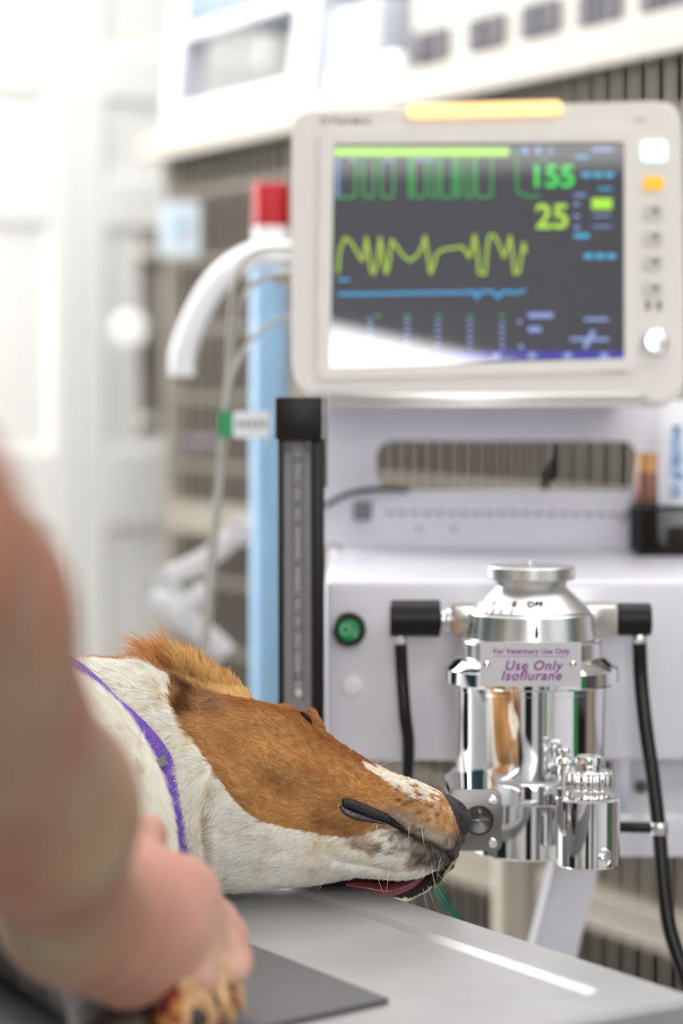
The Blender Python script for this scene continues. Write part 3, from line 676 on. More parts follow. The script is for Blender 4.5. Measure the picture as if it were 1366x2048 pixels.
vt('large_text', 'Use Only', 1066, 1332, 0.0098, 0.25, 0.00019, 1.12)
vt('large_text', 'Isoflurane', 1062, 1352, 0.0098, 0.25, 0.00019, 1.12)
bm = BM(); p = W(1062, 1313, YP-0.0001); box(bm, p, (vr(142), 0.0001, 0.00035)); obj('rule_line', bm, m_purple, pl, False)
for px in (974, 1146):
    bm = BM(); lathe(bm, [(0.0024, 0.001), (0.0024, -0.0008), (0.0018, -0.0014), (0.0001, -0.0016)], W(px, 1328, YP), 24, 'Y', False); obj('screw', bm, m_chrome, pl)
# index mark and dial engraving, wrapped on the cone
def on_cone(ang, py):
    r0, y0_, r1, y1_ = 74, 1178, 119, 1219
    t = (py-y0_)/(y1_-y0_); r = vr(r0+(r1-r0)*t)+0.0007
    return Vector((VX+r*math.sin(ang), YV-r*math.cos(ang), vz(py)))
sl = math.atan2(vz(1178)-vz(1219), vr(119-74))
for ang, s, sz in ((0.0, 'OFF', 0.0062), (-0.42, '0', 0.0062), (-0.95, '.5', 0.006), (-1.35, '1', 0.006), (0.42, '5', 0.006), (0.9, '4', 0.006)):
    if s in ('5', '4'): continue
    Mx = Matrix.Translation(on_cone(ang, 1200)) @ Matrix.Rotation(ang, 4, 'Z') @ Matrix.Rotation(sl, 4, 'X')
    text('dial_mark', s, m_ink, vap, Mx, sz*1.15, 0.0002, 0.00016)
bm = BM()
for ang in (-0.42, -0.62, -0.8, -0.95, -1.15, -1.35):
    a_ = on_cone(ang, 1209); b_ = on_cone(ang, 1217.5); tube(bm, [a_, b_], 0.0004, 6, 1)
obj('dial_ticks', bm, m_ink, vap)
bm = BM(); c0 = Vector((VX, YV-vr(130)-0.0004, 0)); pts = []
for k in range(24):
    a_ = 2*PI*k/24; yy = 1250+15*(-math.cos(a_)); wd_ = 5.0*math.sin(a_)*(0.25+0.75*(yy-1235)/30); pts.append((vr(wd_), vz(yy)))
ring = [bm.verts.new((c0.x+x, c0.y-(0.0005*(z-vz(1250))/0.01 if False else 0), z)) for x, z in pts]; bm.faces.new(ring)
r_ = bmesh.ops.extrude_face_region(bm, geom=list(bm.faces)); bmesh.ops.translate(bm, vec=(0, 0.004, 0), verts=[x for x in r_['geom'] if isinstance(x, bmesh.types.BMVert)])
obj('pointer_mark', bm, m_ink, vap)
# filler block, left front
fb = local_frame((W(1015, 1640, 1.74).x, 1.742, 0), (1, 0, 0))
bx0 = W(895, 1640, 1.715); bx1 = W(1003, 1640, 1.715); Zt = W(950, 1578, 1.715).z; Zb = W(950, 1701, 1.715).z
bm = BM(); out = rrect(bx0.x, bx1.x, Zb, Zt, 0.005); cc = W(957, 1640, 1.715); rI = 0.0108
prism(bm, out, 1.717, 1.79); bmesh.ops.bevel(bm, geom=list(bm.edges), offset=0.0006, segments=1, affect='EDGES')
fbk = obj('filler_block', bm, m_chrome, vap)
bm = BM(); inn = []; o2 = []
for k in range(len(out)):
    for q in range(6):
        t = q/6; p_, n_ = out[k], out[(k+1) % len(out)]; o2.append((p_[0]*(1-t)+n_[0]*t, p_[1]*(1-t)+n_[1]*t))
out = o2
for x, z in out:
    a_ = math.atan2(z-cc.z, x-cc.x); inn.append((cc.x+rI*math.cos(a_), cc.z+rI*math.sin(a_)))
frame_prism(bm, out, inn, 1.713, 1.717); obj('face_plate', bm, m_satin and mat('dark_nickel', srgb(150, 148, 145), 0.15, 1.0, var=0.02), fbk)
bm = BM(); lathe(bm, [(rI, 0.0), (rI*0.9, 0.002), (0.0001, 0.0025)], (cc.x, 1.7135, cc.z), 40, 'Y', False); box(bm, (cc.x, 1.713, cc.z), (rI*1.4, 0.003, 0.002), None, 0.0006); box(bm, (cc.x+0.001, 1.714, cc.z+0.005), (0.004, 0.004, 0.004), None, 0.0006)
obj('filler_port', bm, mat('smoked_glass', srgb(96, 96, 96), 0.06, 0.7), fbk)
for px, py in ((986, 1600), (986, 1686), (914, 1688)):
    bm = BM(); lathe(bm, [(0.0032, 0.001), (0.0032, -0.0016), (0.0026, -0.0022), (0.0014, -0.0022), (0.0012, -0.0006), (0.0001, -0.0006)], W(px, py, 1.713), 24, 'Y', False); obj('screw', bm, m_chrome, fbk)
# drain valve, right front
YD = 1.735; DX = W(1176, 1650, YD).x
def dl(name, prof, m=m_chrome, seg=64, par=vap, ang=30, cx=None, flutes=0):
    bm = BM(); c = (W(cx, 1600, YD).x if cx else DX, YD, 0)
    lathe(bm, [(M(r, YD), W(1176, y, YD).z) for r, y in prof], c, seg)
    if flutes:
        for v in bm.verts:
            a_ = math.atan2(v.co.y-c[1], v.co.x-c[0]); d = 1+0.035*math.cos(a_*flutes); v.co.x = c[0]+(v.co.x-c[0])*d; v.co.y = c[1]+(v.co.y-c[1])*d
    return obj(name, bm, m, par, True, ang)
dv = dl('drain_valve', [(55, 1590), (61, 1592), (64, 1597), (64, 1726), (62, 1729), (0.1, 1730)])
dl('knurled_collar', [(42, 1540), (47, 1543), (47, 1578), (44, 1580), (44, 1592)], seg=144, par=dv, flutes=20, ang=0)
dl('valve_cap', [(20, 1522), (24, 1513), (29, 1512), (30, 1515), (30, 1528), (27, 1530), (27, 1541)], par=dv)
bm = BM(); c = W(1205, 1716, YD-M(60, YD)); lathe(bm, [(0.0068, 0.006), (0.0072, 0.0005), (0.0062, -0.0005), (0.0058, 0.003), (0.0001, 0.003)], c, 32, 'Y', False); obj('drain_port', bm, m_satin, dv)
bm = BM(); lathe(bm, [(0.0026, 0.003), (0.0026, -0.002), (0.0001, -0.0026)], c, 20, 'Y', False); obj('drain_screw', bm, m_chrome, dv)
sp = dl('valve_spindle', [(9, 1497), (12, 1499), (12, 1505), (8, 1508), (8, 1512), (15, 1515), (17, 1520), (17, 1530), (13, 1536), (13, 1572), (16, 1576), (16, 1592)], cx=1128, seg=40)
# back bar connectors and hoses
YK = 1.872
def hcyl(bm, x0, x1, py, r, Y, prof=None):
    a = W(x0, py, Y); b = W(x1, py, Y); rr = M(r, Y)
    lathe(bm, prof(rr, a.x, b.x) if prof else [(rr*0.94, a.x), (rr, a.x+0.001), (rr, b.x-0.001), (rr*0.94, b.x)], (0, Y, a.z), 48, 'X')
g = thing('hose_elbow', 'black elbow connector left of the vaporizer', 'connector', W(830, 1236, YK), 'black elbows beside the vaporizer')
bm = BM(); hcyl(bm, 780, 880, 1237, 37, YK); obj('sleeve', bm, m_black, g)
bm = BM(); hcyl(bm, 880, 892, 1240, 20, YK); hcyl(bm, 892, 902, 1240, 25, YK); obj('neck', bm, m_satin, g)
bm = BM(); a = W(902, 1270, YK); b = W(990, 1208, YK); box2(bm, a.x, b.x, YK-0.012, YK+0.012, a.z, b.z, 0.003); obj('nut', bm, mat('brushed_nickel', srgb(205, 202, 196), 0.25, 1.0, var=0.02), g)
bm = BM(); p = W(801, 1280, YK); lathe(bm, [(M(11, YK), 0), (M(12, YK), 0.002), (M(12, YK), 0.008), (M(9, YK), 0.012)], p-Vector((0, 0, 0.004)), 32); obj('ferrule', bm, m_satin, g)
g = thing('hose_elbow', 'black elbow connector right of the vaporizer', 'connector', W(1267, 1236, YK), 'black elbows beside the vaporizer')
bm = BM(); hcyl(bm, 1234, 1301, 1239, 33, YK); obj('sleeve', bm, m_black, g)
bm = BM(); a = W(1130, 1270, YK); b = W(1234, 1206, YK); box2(bm, a.x, b.x, YK-0.012, YK+0.012, a.z, b.z, 0.003); obj('nut', bm, MATS['brushed_nickel'], g)
bm = BM(); p = W(1279, 1279, YK); lathe(bm, [(M(13, YK), 0), (M(15, YK), 0.002), (M(15, YK), 0.006), (M(10, YK), 0.010)], p-Vector((0, 0, 0.004)), 32); obj('ferrule', bm, m_satin, g)
bm = BM(); a = W(925, 1262, YK+.02); b = W(1200, 1215, YK+.02); box2(bm, a.x, b.x, YK+0.005, YF-0.0005, a.z, b.z, 0.002); tag(obj('mounting_bar', bm, m_steel), 'steel mounting bar fixing the vaporizer to the machine', 'bar')
lead('black_hose', [W(801, 1288, YK), W(804, 1350, YK), W(810, 1430, YK-.004), W(816, 1480, YK), W(815, 1540, YK+.01), W(808, 1620, YK+.03), W(800, 1750, YK+.05)], M(13, YK), m_rubber, 'black rubber hose hanging from the left elbow to the muzzle', 'hose', seg=18)
lead('black_hose', [W(1279, 1286, YK), W(1282, 1360, YK), W(1291, 1450, YK-.01), W(1305, 1550, YK-.02), W(1318, 1660, YK-.03), W(1326, 1760, YK-.04), W(1340, 1860, YK-.05), W(1372, 1960, YK-.06), W(1400, 2060, YK-.06)], M(14.5, YK), m_rubber, 'long black rubber hose curving down along the right edge', 'hose', seg=18)
lead('side_hose', [W(1170, 1650, 1.86), W(1240, 1654, 1.85), W(1312, 1656, 1.845)], M(11, 1.85), m_rubber, 'short horizontal black hose behind the drain valve', 'hose', seg=16)
bm = BM(); p = W(1319, 1657, YK-.03); 
lathe(bm, [(M(16, 1.85), -0.005), (M(17.5, 1.85), -0.004), (M(17.5, 1.85), 0.004), (M(16, 1.85), 0.005)], p, 32); tag(obj('hose_clamp', bm, m_satin), 'silver clamp ring around the long black hose', 'clamp')
lead('green_hose', [W(1246, 1540, 2.16), W(1256, 1570, 2.16), W(1250, 1610, 2.16), W(1200, 1680, 2.17), W(1120, 1820, 2.17), W(1060, 1930, 2.17), W(960, 1900, 2.17), W(890, 1800, 2.17), W(860, 1740, 2.17), W(845, 1640, 2.18)], M(10, 2.16), mat('teal_rubber', srgb(10, 110, 86), 0.45), 'dark green hose looping below the dog\'s chin and behind the leg', 'hose', seg=14)

# ------------------------------------------------------------------ examination table
ZT = W(420, 1778, 1.62).z
def onz(px, py, z):
    d = W(px, py, 1.0)-Vector((0, 0, EYE)); t = (z-EYE)/d.z; return Vector((0, 0, EYE))+d*t
C0 = onz(1410, 1996, ZT); A0 = onz(678, 1757, ZT); e1 = (A0-C0).normalized(); e2 = Vector((e1.y, -e1.x, 0)); e2 = e2 if e2.x < 0 else -e2
TM = Matrix((e1, e2, Vector((0, 0, 1)))).transposed().to_4x4(); TM.translation = Vector((C0.x, C0.y, 0)); TI = TM.inverted()
rim = (TI @ onz(900, 1886, ZT)).y
TL, TWD = 1.35, 0.62
tab = thing('examination_table', 'stainless steel examination table with raised rim under the dog', 'table', TM @ Vector((TL/2, TWD/2, 0)))
bm = BM()
def rr2(x0, x1, y0, y1, r, z):
    return [bm.verts.new((x, y, z)) for x, y in rrect(x0, x1, y0, y1, r, 6)]
L1 = rr2(0, TL, 0, TWD, 0.012, ZT-0.03); L2 = rr2(0, TL, 0, TWD, 0.012, ZT-0.003); L3 = rr2(0.003, TL-.003, 0.003, TWD-.003, 0.010, ZT)
L4 = rr2(rim-.006, TL-rim+.006, rim-.006, TWD-rim+.006, 0.012, ZT); L5 = rr2(rim-.001, TL-rim+.001, rim-.001, TWD-rim+.001, 0.010, ZT-0.0032); 
for a, b in ((L1, L2), (L2, L3), (L3, L4), (L4, L5)):
    n = len(a)
    for k in range(n): bm.faces.new((a[k], a[(k+1) % n], b[(k+1) % n], b[k]))
bm.faces.new(L5); bm.faces.new(L1[::-1])
bmesh.ops.transform(bm, matrix=TM, verts=bm.verts)
m_table = mat('worn_stainless', srgb(184, 184, 186), 0.44, 0.6, var=0.09, scale=10, bump=0.04, stretch=(1, 1, 1))
obj('table_top', bm, m_table, tab, True, 25)
bm = BM(); box2(bm, TL/2-0.09, TL/2+0.09, TWD/2-0.07, TWD/2+0.07, 0.05, ZT-0.03, 0.008); CBm = bmesh.ops.transform(bm, matrix=TM, verts=bm.verts); obj('pedestal', bm, m_steel, tab)
bm = BM(); box2(bm, TL/2-0.4, TL/2+0.4, TWD/2-0.22, TWD/2+0.22, 0.0, 0.05, 0.01); bmesh.ops.transform(bm, matrix=TM, verts=bm.verts); obj('base', bm, m_steel, tab)
ZI = ZT-0.0032
q0 = onz(777, 2008, ZI); q1 = onz(488, 1893, ZI); q3 = onz(588, 2050, ZI); d1 = (q1-q0).normalized()*0.42; d3 = (q3-q0).normalized()*0.40
bm = BM(); va = [bm.verts.new(p+Vector((0, 0, 0.0003))) for p in (q0, q0+d1, q0+d1+d3, q0+d3)]; vb = [bm.verts.new(v.co+Vector((0, 0, 0.003))) for v in va]
bm.faces.new(va); bm.faces.new(vb[::-1])
for i in range(4): bm.faces.new((va[i], vb[i], vb[(i+1) % 4], va[(i+1) % 4]))
tag(obj('rubber_mat', bm, mat('charcoal_rubber', srgb(92, 91, 95), 0.55, var=0.06, scale=80), None, False), 'dark grey rubber mat lying on the steel table', 'mat')

# ------------------------------------------------------------------ dog
S_ = 3.365e-4; YD0 = 1.62
O_ = np.array(W(650, 1580, YD0)); _a = math.atan2(EYE-O_[2], YD0)
EU = np.array([1., 0, 0]); UP = np.array([0, math.sin(_a), math.cos(_a)]); DD = np.array([0, math.cos(_a), -math.sin(_a)])
def toW(u, v, w): 
    u = np.asarray(u, float)[..., None]; v = np.asarray(v, float)[..., None]; w = np.asarray(w, float)[..., None]
    return O_+(u-650)*S_*EU-(v-1580)*S_*UP-w*S_*DD
def toP(X):
    R = X-O_; return 650+(R@EU)/S_, 1580-(R@UP)/S_, -(R@DD)/S_
ST = np.array([ # u top bottom halfdepth centre_w
 [-300, 1320, 1860, 240, 60], [0, 1318, 1850, 240, 60], [100, 1320, 1835, 230, 50], [200, 1321, 1800, 220, 30], [260, 1325, 1790, 215, 20], [300, 1332, 1788, 208, 10],
 [345, 1352, 1786, 200, 0], [400, 1380, 1783, 190, 0], [450, 1394, 1780, 182, 0], [500, 1400, 1778, 178, 0], [550, 1411, 1773, 168, 0], [600, 1432, 1769, 150, 0],
 [640, 1468, 1765, 132, 0], [680, 1499, 1757, 118, 0], [720, 1521, 1751, 108, 0], [760, 1539, 1755, 100, 0], [800, 1551, 1757, 95, 2], [840, 1565, 1750, 90, 4],
 [880, 1582, 1732, 78, 4], [905, 1592, 1712, 64, 2], [925, 1604, 1684, 46, 0], [936, 1617, 1664, 28, 0], [942, 1634, 1646, 9, 0]], float)
VOX = 4.0
U0, U1, V0, V1, W0, W1 = -120, 960, 1240, 1900, -300, 760
gu = np.arange(U0, U1, VOX, dtype=np.float32); gv = np.arange(V0, V1, VOX, dtype=np.float32); gw = np.arange(W0, W1, VOX, dtype=np.float32)
GU, GV, GW = gu[:, None, None], gv[None, :, None], gw[None, None, :]
def sti(u, k): return np.interp(u, ST[:, 0], ST[:, k])
top, bot, hd, cw = (sti(gu, k).astype(np.float32)[:, None, None] for k in (1, 2, 3, 4))
h = (bot-top)/2; vc = (bot+top)/2
r = (np.abs((GV-vc)/h)**2.25+np.abs((GW-cw)/hd)**2.25)**(1/2.25)
F = (r-1)*np.minimum(h, hd)
F = np.where(GU > 942, np.maximum(F, GU-942), F).astype(np.float32); del r
P3 = (GU, GV, GW)
F = smin(F, cone_sdf(P3, (480, 1392, -25), (372, 1338, -30), 18, 27), 22)          # ear laid back
F = smin(F, cone_sdf(P3, (372, 1338, -30), (300, 1326, -20), 26, 14), 14)
F = smin(F, cone_sdf(P3, (570, 1432, -10), (606, 1446, -12), 22, 19), 16)          # brow
F = smin(F, cone_sdf(P3, (624, 1424, -28), (641, 1462, -18), 8, 10), 6)           # eyelid
F = smin(F, cone_sdf(P3, (640, 1480, 10), (760, 1560, 0), 16, 14), 25)             # bridge of the nose
F = smin(F, ell_sdf(P3, (64, 1706, 470), (317, 374, 260)), 45)                    # chest nearer the lens
F = smin(F, ell_sdf(P3, (-160, 1660, 250), (330, 330, 400)), 70)
def poly_d(pts):
    pts = np.array(pts, np.float32); out = np.full((len(gu), len(gv)), 1e9, np.float32); X = gu[:, None]; Y = gv[None, :]
    for a, b in zip(pts[:-1], pts[1:]):
        ab = b-a; t = np.clip(((X-a[0])*ab[0]+(Y-a[1])*ab[1])/(ab@ab+1e-6), 0, 1)
        out = np.minimum(out, np.hypot(X-a[0]-t*ab[0], Y-a[1]-t*ab[1]))
    return out
front = np.clip((GW-0)/30, 0, 1)*(GW < 330)
FE = [([(436, 1490), (470, 1530)], 14, 4), ([(450, 1660), (560, 1700), (660, 1708)], 14, 5), ([(450, 1725), (560, 1738), (680, 1742)], 12, 4), ([(780, 1640), (815, 1664), (850, 1681), (880, 1694), (903, 1712)], 5, 15), ([(690, 1608), (740, 1630), (790, 1648)], 10, 9),
      ([(672, 1716), (740, 1728), (800, 1738), (850, 1728)], 6, 7), ([(700, 1690), (740, 1703), (800, 1704)], 6, 5),
      ([(430, 1540), (412, 1620), (418, 1690), (416, 1770)], 9, 12), ([(372, 1385), (400, 1412)], 22, 22), ([(520, 1470), (590, 1480), (630, 1500)], 18, 5),
      ([(560, 1570), (575, 1600)], 10, 5), ([(640, 1560), (780, 1600)], 22, 5),
      ([(820, 1625), (885, 1650)], 20, -13), ([(770, 1680), (860, 1705)], 18, -13), ([(700, 1670), (740, 1680)], 16, -8), ([(500, 1600), (460, 1560)], 50, -12),
      ([(540, 1545), (610, 1520)], 20, -6), ([(620, 1640), (540, 1680)], 30, -6), ([(889, 1584), (905, 1596), (918, 1612)], 3.5, 6), ([(928, 1618), (931, 1622)], 5, 14)]
for pts, sg, dp in FE:
    F += (dp*np.exp(-(poly_d(pts)/sg)**2/2))[:, :, None]*front
# open mouth: hollow under the near lip, dark far lip crossing below it
F = np.maximum(F, -np.where(GW < 45, ell_sdf(P3, (792, 1792, -60), (112, 46, 110)), 50))
jaw = [(902, 1700, -5), (893, 1722, -35), (874, 1748, -55), (846, 1773, -68), (812, 1790, -74), (770, 1796, -78), (700, 1790, -80), (640, 1770, -70)]
for a, b in zip(jaw[:-1], jaw[1:]): F = smin(F, cone_sdf(P3, a, b, 15.5, 16), 5)
F = smin(F, cone_sdf(P3, (800, 1735, -100), (660, 1730, -90), 40, 60), 8)
# rest on the table
Xw = toW(gu[:, None, None], gv[None, :, None], gw[None, None, :]*0)  # only the table plane matters
Zw = (O_[2]-(GV-1580)*S_*UP[2]-GW*S_*DD[2]); Yw = O_[1]-(GV-1580)*S_*UP[1]-GW*S_*DD[1]; Xx = O_[0]+(GU-650)*S_
ty = ((Xx-C0.x)*e2.x+(Yw-C0.y)*e2.y)
F = np.where(ty > -0.004, np.maximum(F, (ZT+0.0005-Zw)/S_), F).astype(np.float32)
F[:, :, -1] = 5; F[:, -1, :] = 5; F[0] = 5; F[:, :, 0] = 5
Vg, Qg = surface_nets(F); del F
uvw = Vg*VOX+np.array([U0, V0, W0])
XW = toW(uvw[:, 0], uvw[:, 1], uvw[:, 2])
me = mesh_np('dog', XW, Qg)
# a little smoothing
bmd = bmesh.new(); bmd.from_mesh(me)
for _ in range(2): bmesh.ops.smooth_vert(bmd, verts=bmd.verts, factor=0.5, use_axis_x=True, use_axis_y=True, use_axis_z=True)
bmesh.ops.recalc_face_normals(bmd, faces=bmd.faces); bmd.to_mesh(me); bmd.free()
from mathutils.bvhtree import BVHTree
bmd = bmesh.new(); bmd.from_mesh(me); bvh = BVHTree.FromBMesh(bmd); bmd.free()
nV = len(me.vertices); co = np.zeros(nV*3, np.float32); me.vertices.foreach_get('co', co); co = co.reshape(-1, 3)

def inpoly(u, v, poly):
    c = np.zeros(len(u), bool); n = len(poly)
    for i in range(n):
        x1, y1 = poly[i]; x2, y2 = poly[i-1]
        m = ((y1 > v) != (y2 > v)) & (u < (x2-x1)*(v-y1)/(y2-y1+1e-9)+x1); c ^= m
    return c
def pd(u, v, pts):
    out = np.full(len(u), 1e9)
    for a, b in zip(pts[:-1], pts[1:]):
        a = np.array(a, float); ab = np.array(b, float)-a; t = np.clip(((u-a[0])*ab[0]+(v-a[1])*ab[1])/(ab@ab+1e-9), 0, 1)
        out = np.minimum(out, np.hypot(u-a[0]-t*ab[0], v-a[1]-t*ab[1]))
    return out
BROWN = [(150, 1200), (150, 1322), (232, 1327), (290, 1336), (322, 1350), (343, 1362), (348, 1385), (352, 1412), (366, 1436), (382, 1464), (400, 1490), (424, 1524), (448, 1560), (476, 1596), (500, 1622),
         (528, 1640), (575, 1652), (640, 1664), (690, 1672), (725, 1667), (752, 1658), (790, 1655), (830, 1690), (900, 1700), (960, 1640), (960, 1200)]
BLAZE = [(728, 1530), (765, 1533), (820, 1548), (862, 1570), (880, 1584), (870, 1600), (845, 1600), (815, 1586), (786, 1572), (752, 1552)]
def lerp(a, b, t): return a*(1-t[:, None])+np.array(b)*t[:, None]
L_ = lambda r, g, b: np.array(srgb(r, g, b)[:3])
NOSE = [(880, 1578), (905, 1586), (960, 1600), (960, 1680), (920, 1668), (910, 1640), (898, 1612)]
nose0 = lambda u, v: inpoly(u, v, NOSE)
def coat(u, v, w, jit):
    """coat colours of the dog by place on its body, with some painted shading"""
    n = len(u); p = np.stack([u, v, w], 1)
    n1 = vnoise(p/9.0)-.5; n2 = vnoise(p/28.0+7)-.5; n3 = vnoise(p/70.0+3)-.5
    us = u+n1*10*jit; vs = v+n1*8*jit
    c = np.tile(L_(252, 245, 230), (n, 1)); 
    c = lerp(c, L_(226, 206, 172), np.clip(n3*1.6+n2*1.2-.22, 0, .6))
    stain = np.exp(-((u-420)/13)**2-((v-1655)/40)**2)*.6+np.exp(-((u-430)/14)**2-((v-1580)/16)**2)*.35+np.exp(-((u-545)/14)**2-((v-1692)/8)**2)*.45+np.exp(-((u-345)/12)**2-((v-1500)/14)**2)*.3+np.exp(-((u-640)/30)**2-((v-1738)/14)**2)*.3
    c = lerp(c, L_(160, 128, 84), np.clip(stain*(1+n1*1.4), 0, .8))
    br = inpoly(us, vs, BROWN)
    b = np.tile(L_(184, 136, 84), (n, 1))
    b = lerp(b, L_(216, 160, 96), np.clip((np.exp(-pd(u, v, [(440, 1540), (520, 1600), (620, 1640)])**2/900)+np.exp(-pd(u, v, [(520, 1500), (640, 1530), (760, 1590)])**2/700))*(.5+n2), 0, .75))
    b = lerp(b, L_(150, 88, 34), np.clip(np.exp(-pd(u, v, [(470, 1400), (600, 1430), (650, 1480), (740, 1530)])**2/300)*.75+n2*.7, 0, .8))
    b = lerp(b, L_(122, 74, 36), np.clip(np.exp(-pd(u, v, [(640, 1640), (700, 1655), (730, 1640)])**2/350)*.6+np.exp(-pd(u, v, [(550, 1560), (575, 1580)])**2/250)*.35+np.exp(-pd(u, v, [(420, 1530), (500, 1625)])**2/250)*.35, 0, .8))  # darker coat edge, plus shading painted under the cheek
    b = lerp(b, L_(146, 110, 88), np.clip(np.exp(-((u-425)/35)**2-((v-1405)/22)**2)*.8, 0, 1))
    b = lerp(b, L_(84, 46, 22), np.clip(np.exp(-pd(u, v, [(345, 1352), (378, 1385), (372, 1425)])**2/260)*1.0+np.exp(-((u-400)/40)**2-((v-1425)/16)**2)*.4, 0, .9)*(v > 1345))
    earl = np.clip(np.exp(-pd(u, v, [(300, 1318), (380, 1345), (450, 1378), (485, 1385)])**2/420), 0, 1)*(v < 1396-(480-u)*.2)
    b = lerp(b, L_(244, 200, 136), earl)
    b = lerp(b, L_(176, 104, 46), (v < 1352)*(u < 345)*.6*(u > 0))
    k = np.clip((u-150)/120, 0, 1); b = b*k[:, None]+L_(226, 190, 150)*(1-k[:, None])
    c = np.where(br[:, None], b, c)
    bl = inpoly(u+n1*22*jit+n2*10, v+n1*14*jit+n2*14, BLAZE); sp = (n1 > .13) | (n2 > .25)
    c = np.where((bl & ~((n1 > .20) & (u > 770)))[:, None], L_(240, 230, 216), c)
    # freckled muzzle
    mz = np.clip((u-770)/60, 0, 1)*np.clip((v-1560)/25, 0, 1)*br*(~bl)
    c = lerp(c, L_(205, 170, 132), mz*np.clip(.38+n1*2.2, 0, .9))
    for q in ((798, 1580), (818, 1590), (836, 1600), (812, 1608), (838, 1622), (862, 1612), (800, 1600), (856, 1636), (845, 1592), (872, 1628), (824, 1604)):
        c = lerp(c, L_(70, 48, 38), np.clip(np.exp(-((u-q[0])/5.5)**2-((v-q[1])/3.5)**2)*.85, 0, 1))
    # grey and black round the lips
    dl_ = pd(u, v, [(700, 1620), (780, 1642), (830, 1672), (880, 1695), (905, 1712)])
    g1 = np.clip(1.15-dl_/34, 0, 1)*np.clip((u-735)/60, 0, 1)
    c = lerp(c, L_(150, 138, 130), g1*.75); c = lerp(c, L_(56, 50, 50), np.clip(g1*(.62+n1*1.2)+np.clip(1-dl_/7, 0, 1), 0, 1)*np.clip((u-740)/40, 0, 1))
    g2 = np.clip(1-pd(u, v, [(840, 1712), (895, 1705), (925, 1670), (932, 1640)])/30, 0, 1); c = lerp(c, L_(70, 62, 62), np.clip(g2*(1.0+n1), 0, .95))
    c = lerp(c, L_(170, 120, 70), np.clip(np.exp(-((u-745)/9)**2-((v-1700)/14)**2)+np.exp(-((u-822)/8)**2-((v-1722)/12)**2), 0, .8)*.7)
    nose = nose0(us, vs)
    c = np.where(nose[:, None], L_(52, 49, 54)*(1+n1*.9)[:, None], c)
    g4 = np.clip(1-pd(u, v, [(795, 1632), (848, 1658), (893, 1682)])/17, 0, 1)*(~nose0(us, vs))
    c = lerp(c, L_(196, 182, 166), np.clip(g4*(1.2+n1*2), 0, .85)); c = lerp(c, L_(84, 74, 70), np.clip(g4*(n1*4-.5), 0, .7))
    g5 = np.clip(1-pd(u, v, [(720, 1678), (800, 1690), (872, 1712)])/30, 0, 1)*(v > 1655)
    c = lerp(c, L_(96, 86, 80), np.clip(g5*(n1*3.2+.30), 0, .7)); c = lerp(c, L_(176, 140, 104), np.clip(g5*(n2*3-.3), 0, .6))
    # far lip
    fl = pd(u, v, [(a[0], a[1]) for a in jaw]); far = (w < -8) & (v > 1690) & (u > 640)
    c = np.where((far & (v < 1797))[:, None], L_(44, 36, 38), c)
    jo = pd(u, v, [(a[0]+8, a[1]+8) for a in jaw]); c = np.where((far & (jo < 5) & (fl > 12))[:, None], L_(214, 198, 168), c)
    inside = (((u-792)/112)**2+((v-1792)/46)**2+((w+60)/110)**2 < 1.1) & (w < 46) & (fl > 16)
    c = np.where(inside[:, None], L_(58, 26, 28), c)
    return np.clip(c, 0, 1), nose, far | inside
pu, pv, pw = toP(co)
vc_, vn_, vi_ = coat(pu, pv, pw, 0.3)
ca = me.color_attributes.new('Col', 'FLOAT_COLOR', 'POINT')
ca.data.foreach_set('color', np.concatenate([vc_*0.9, np.ones((nV, 1))], 1).astype(np.float32).ravel())
dog = link('dog', me, attr_mat('dog_skin', 0.55, spec=0.25, bump=0.3, bscale=900), None, True, 0)
tag(dog, 'brown and white dog lying on its side with its muzzle over the table edge', 'dog')

def hit(u, v, wmax=700):
    o = toW(u, v, wmax); loc, nrm, i, d = bvh.ray_cast(Vector(o), Vector(DD)); return loc, nrm
def onhit(pts, off=0.0):
    out = []
    for u, v in pts:
        loc, nrm = hit(u, v, 330)
        if loc is not None: out.append(loc+nrm*off*S_)
    return out
m_lip = mat('wet_black_lip', srgb(34, 30, 34), 0.42, var=0.15, scale=900, bump=0.6, spec=0.4)
bm = BM(); tube(bm, onhit([(684, 1606), (697, 1607), (715, 1614), (740, 1624), (765, 1633), (788, 1646), (808, 1661)], 1), lambda t: S_*(2.5+10.5*math.sin(PI*min(1, .22+t*.78))**.7), 16, 8, 0.9); obj('upper_lip', bm, m_lip, dog)
bm = BM(); tube(bm, onhit([(682, 1610), (688, 1619), (702, 1627), (722, 1633), (744, 1638), (770, 1645)], 0), lambda t: S_*(3+7*math.sin(PI*min(1, t*.85+.1))), 16, 8, 0.7); obj('lower_lip', bm, mat('wet_grey_lip', srgb(58, 54, 60), 0.25, var=0.2, scale=500, bump=0.3, spec=0.7), dog)
bm = BM(); tube(bm, [tuple(toW(*p)) for p in [(690, 1768, -60), (730, 1774, -66), (780, 1780, -70), (822, 1768, -62), (850, 1750, -50)]], lambda t: S_*(22*math.sin(PI*(0.12+t*.8))+4), 20, 10, 0.55)
obj('tongue', bm, mat('tongue_pink', srgb(150, 76, 82), 0.3, var=0.12, scale=150, bump=0.4, sss=0.2), dog)
bm = BM(); c = Vector(toW(613, 1436, 6)); bmesh.ops.create_uvsphere(bm, u_segments=24, v_segments=16, radius=S_*11, matrix=Matrix.Translation(c) @ Matrix.Rotation(math.radians(-40), 4, 'Y') @ Matrix.Diagonal((.5, .8, 1.6, 1)))
obj('eye', bm, mat('dark_eye', srgb(14, 10, 8), 0.5, spec=0.2), dog)

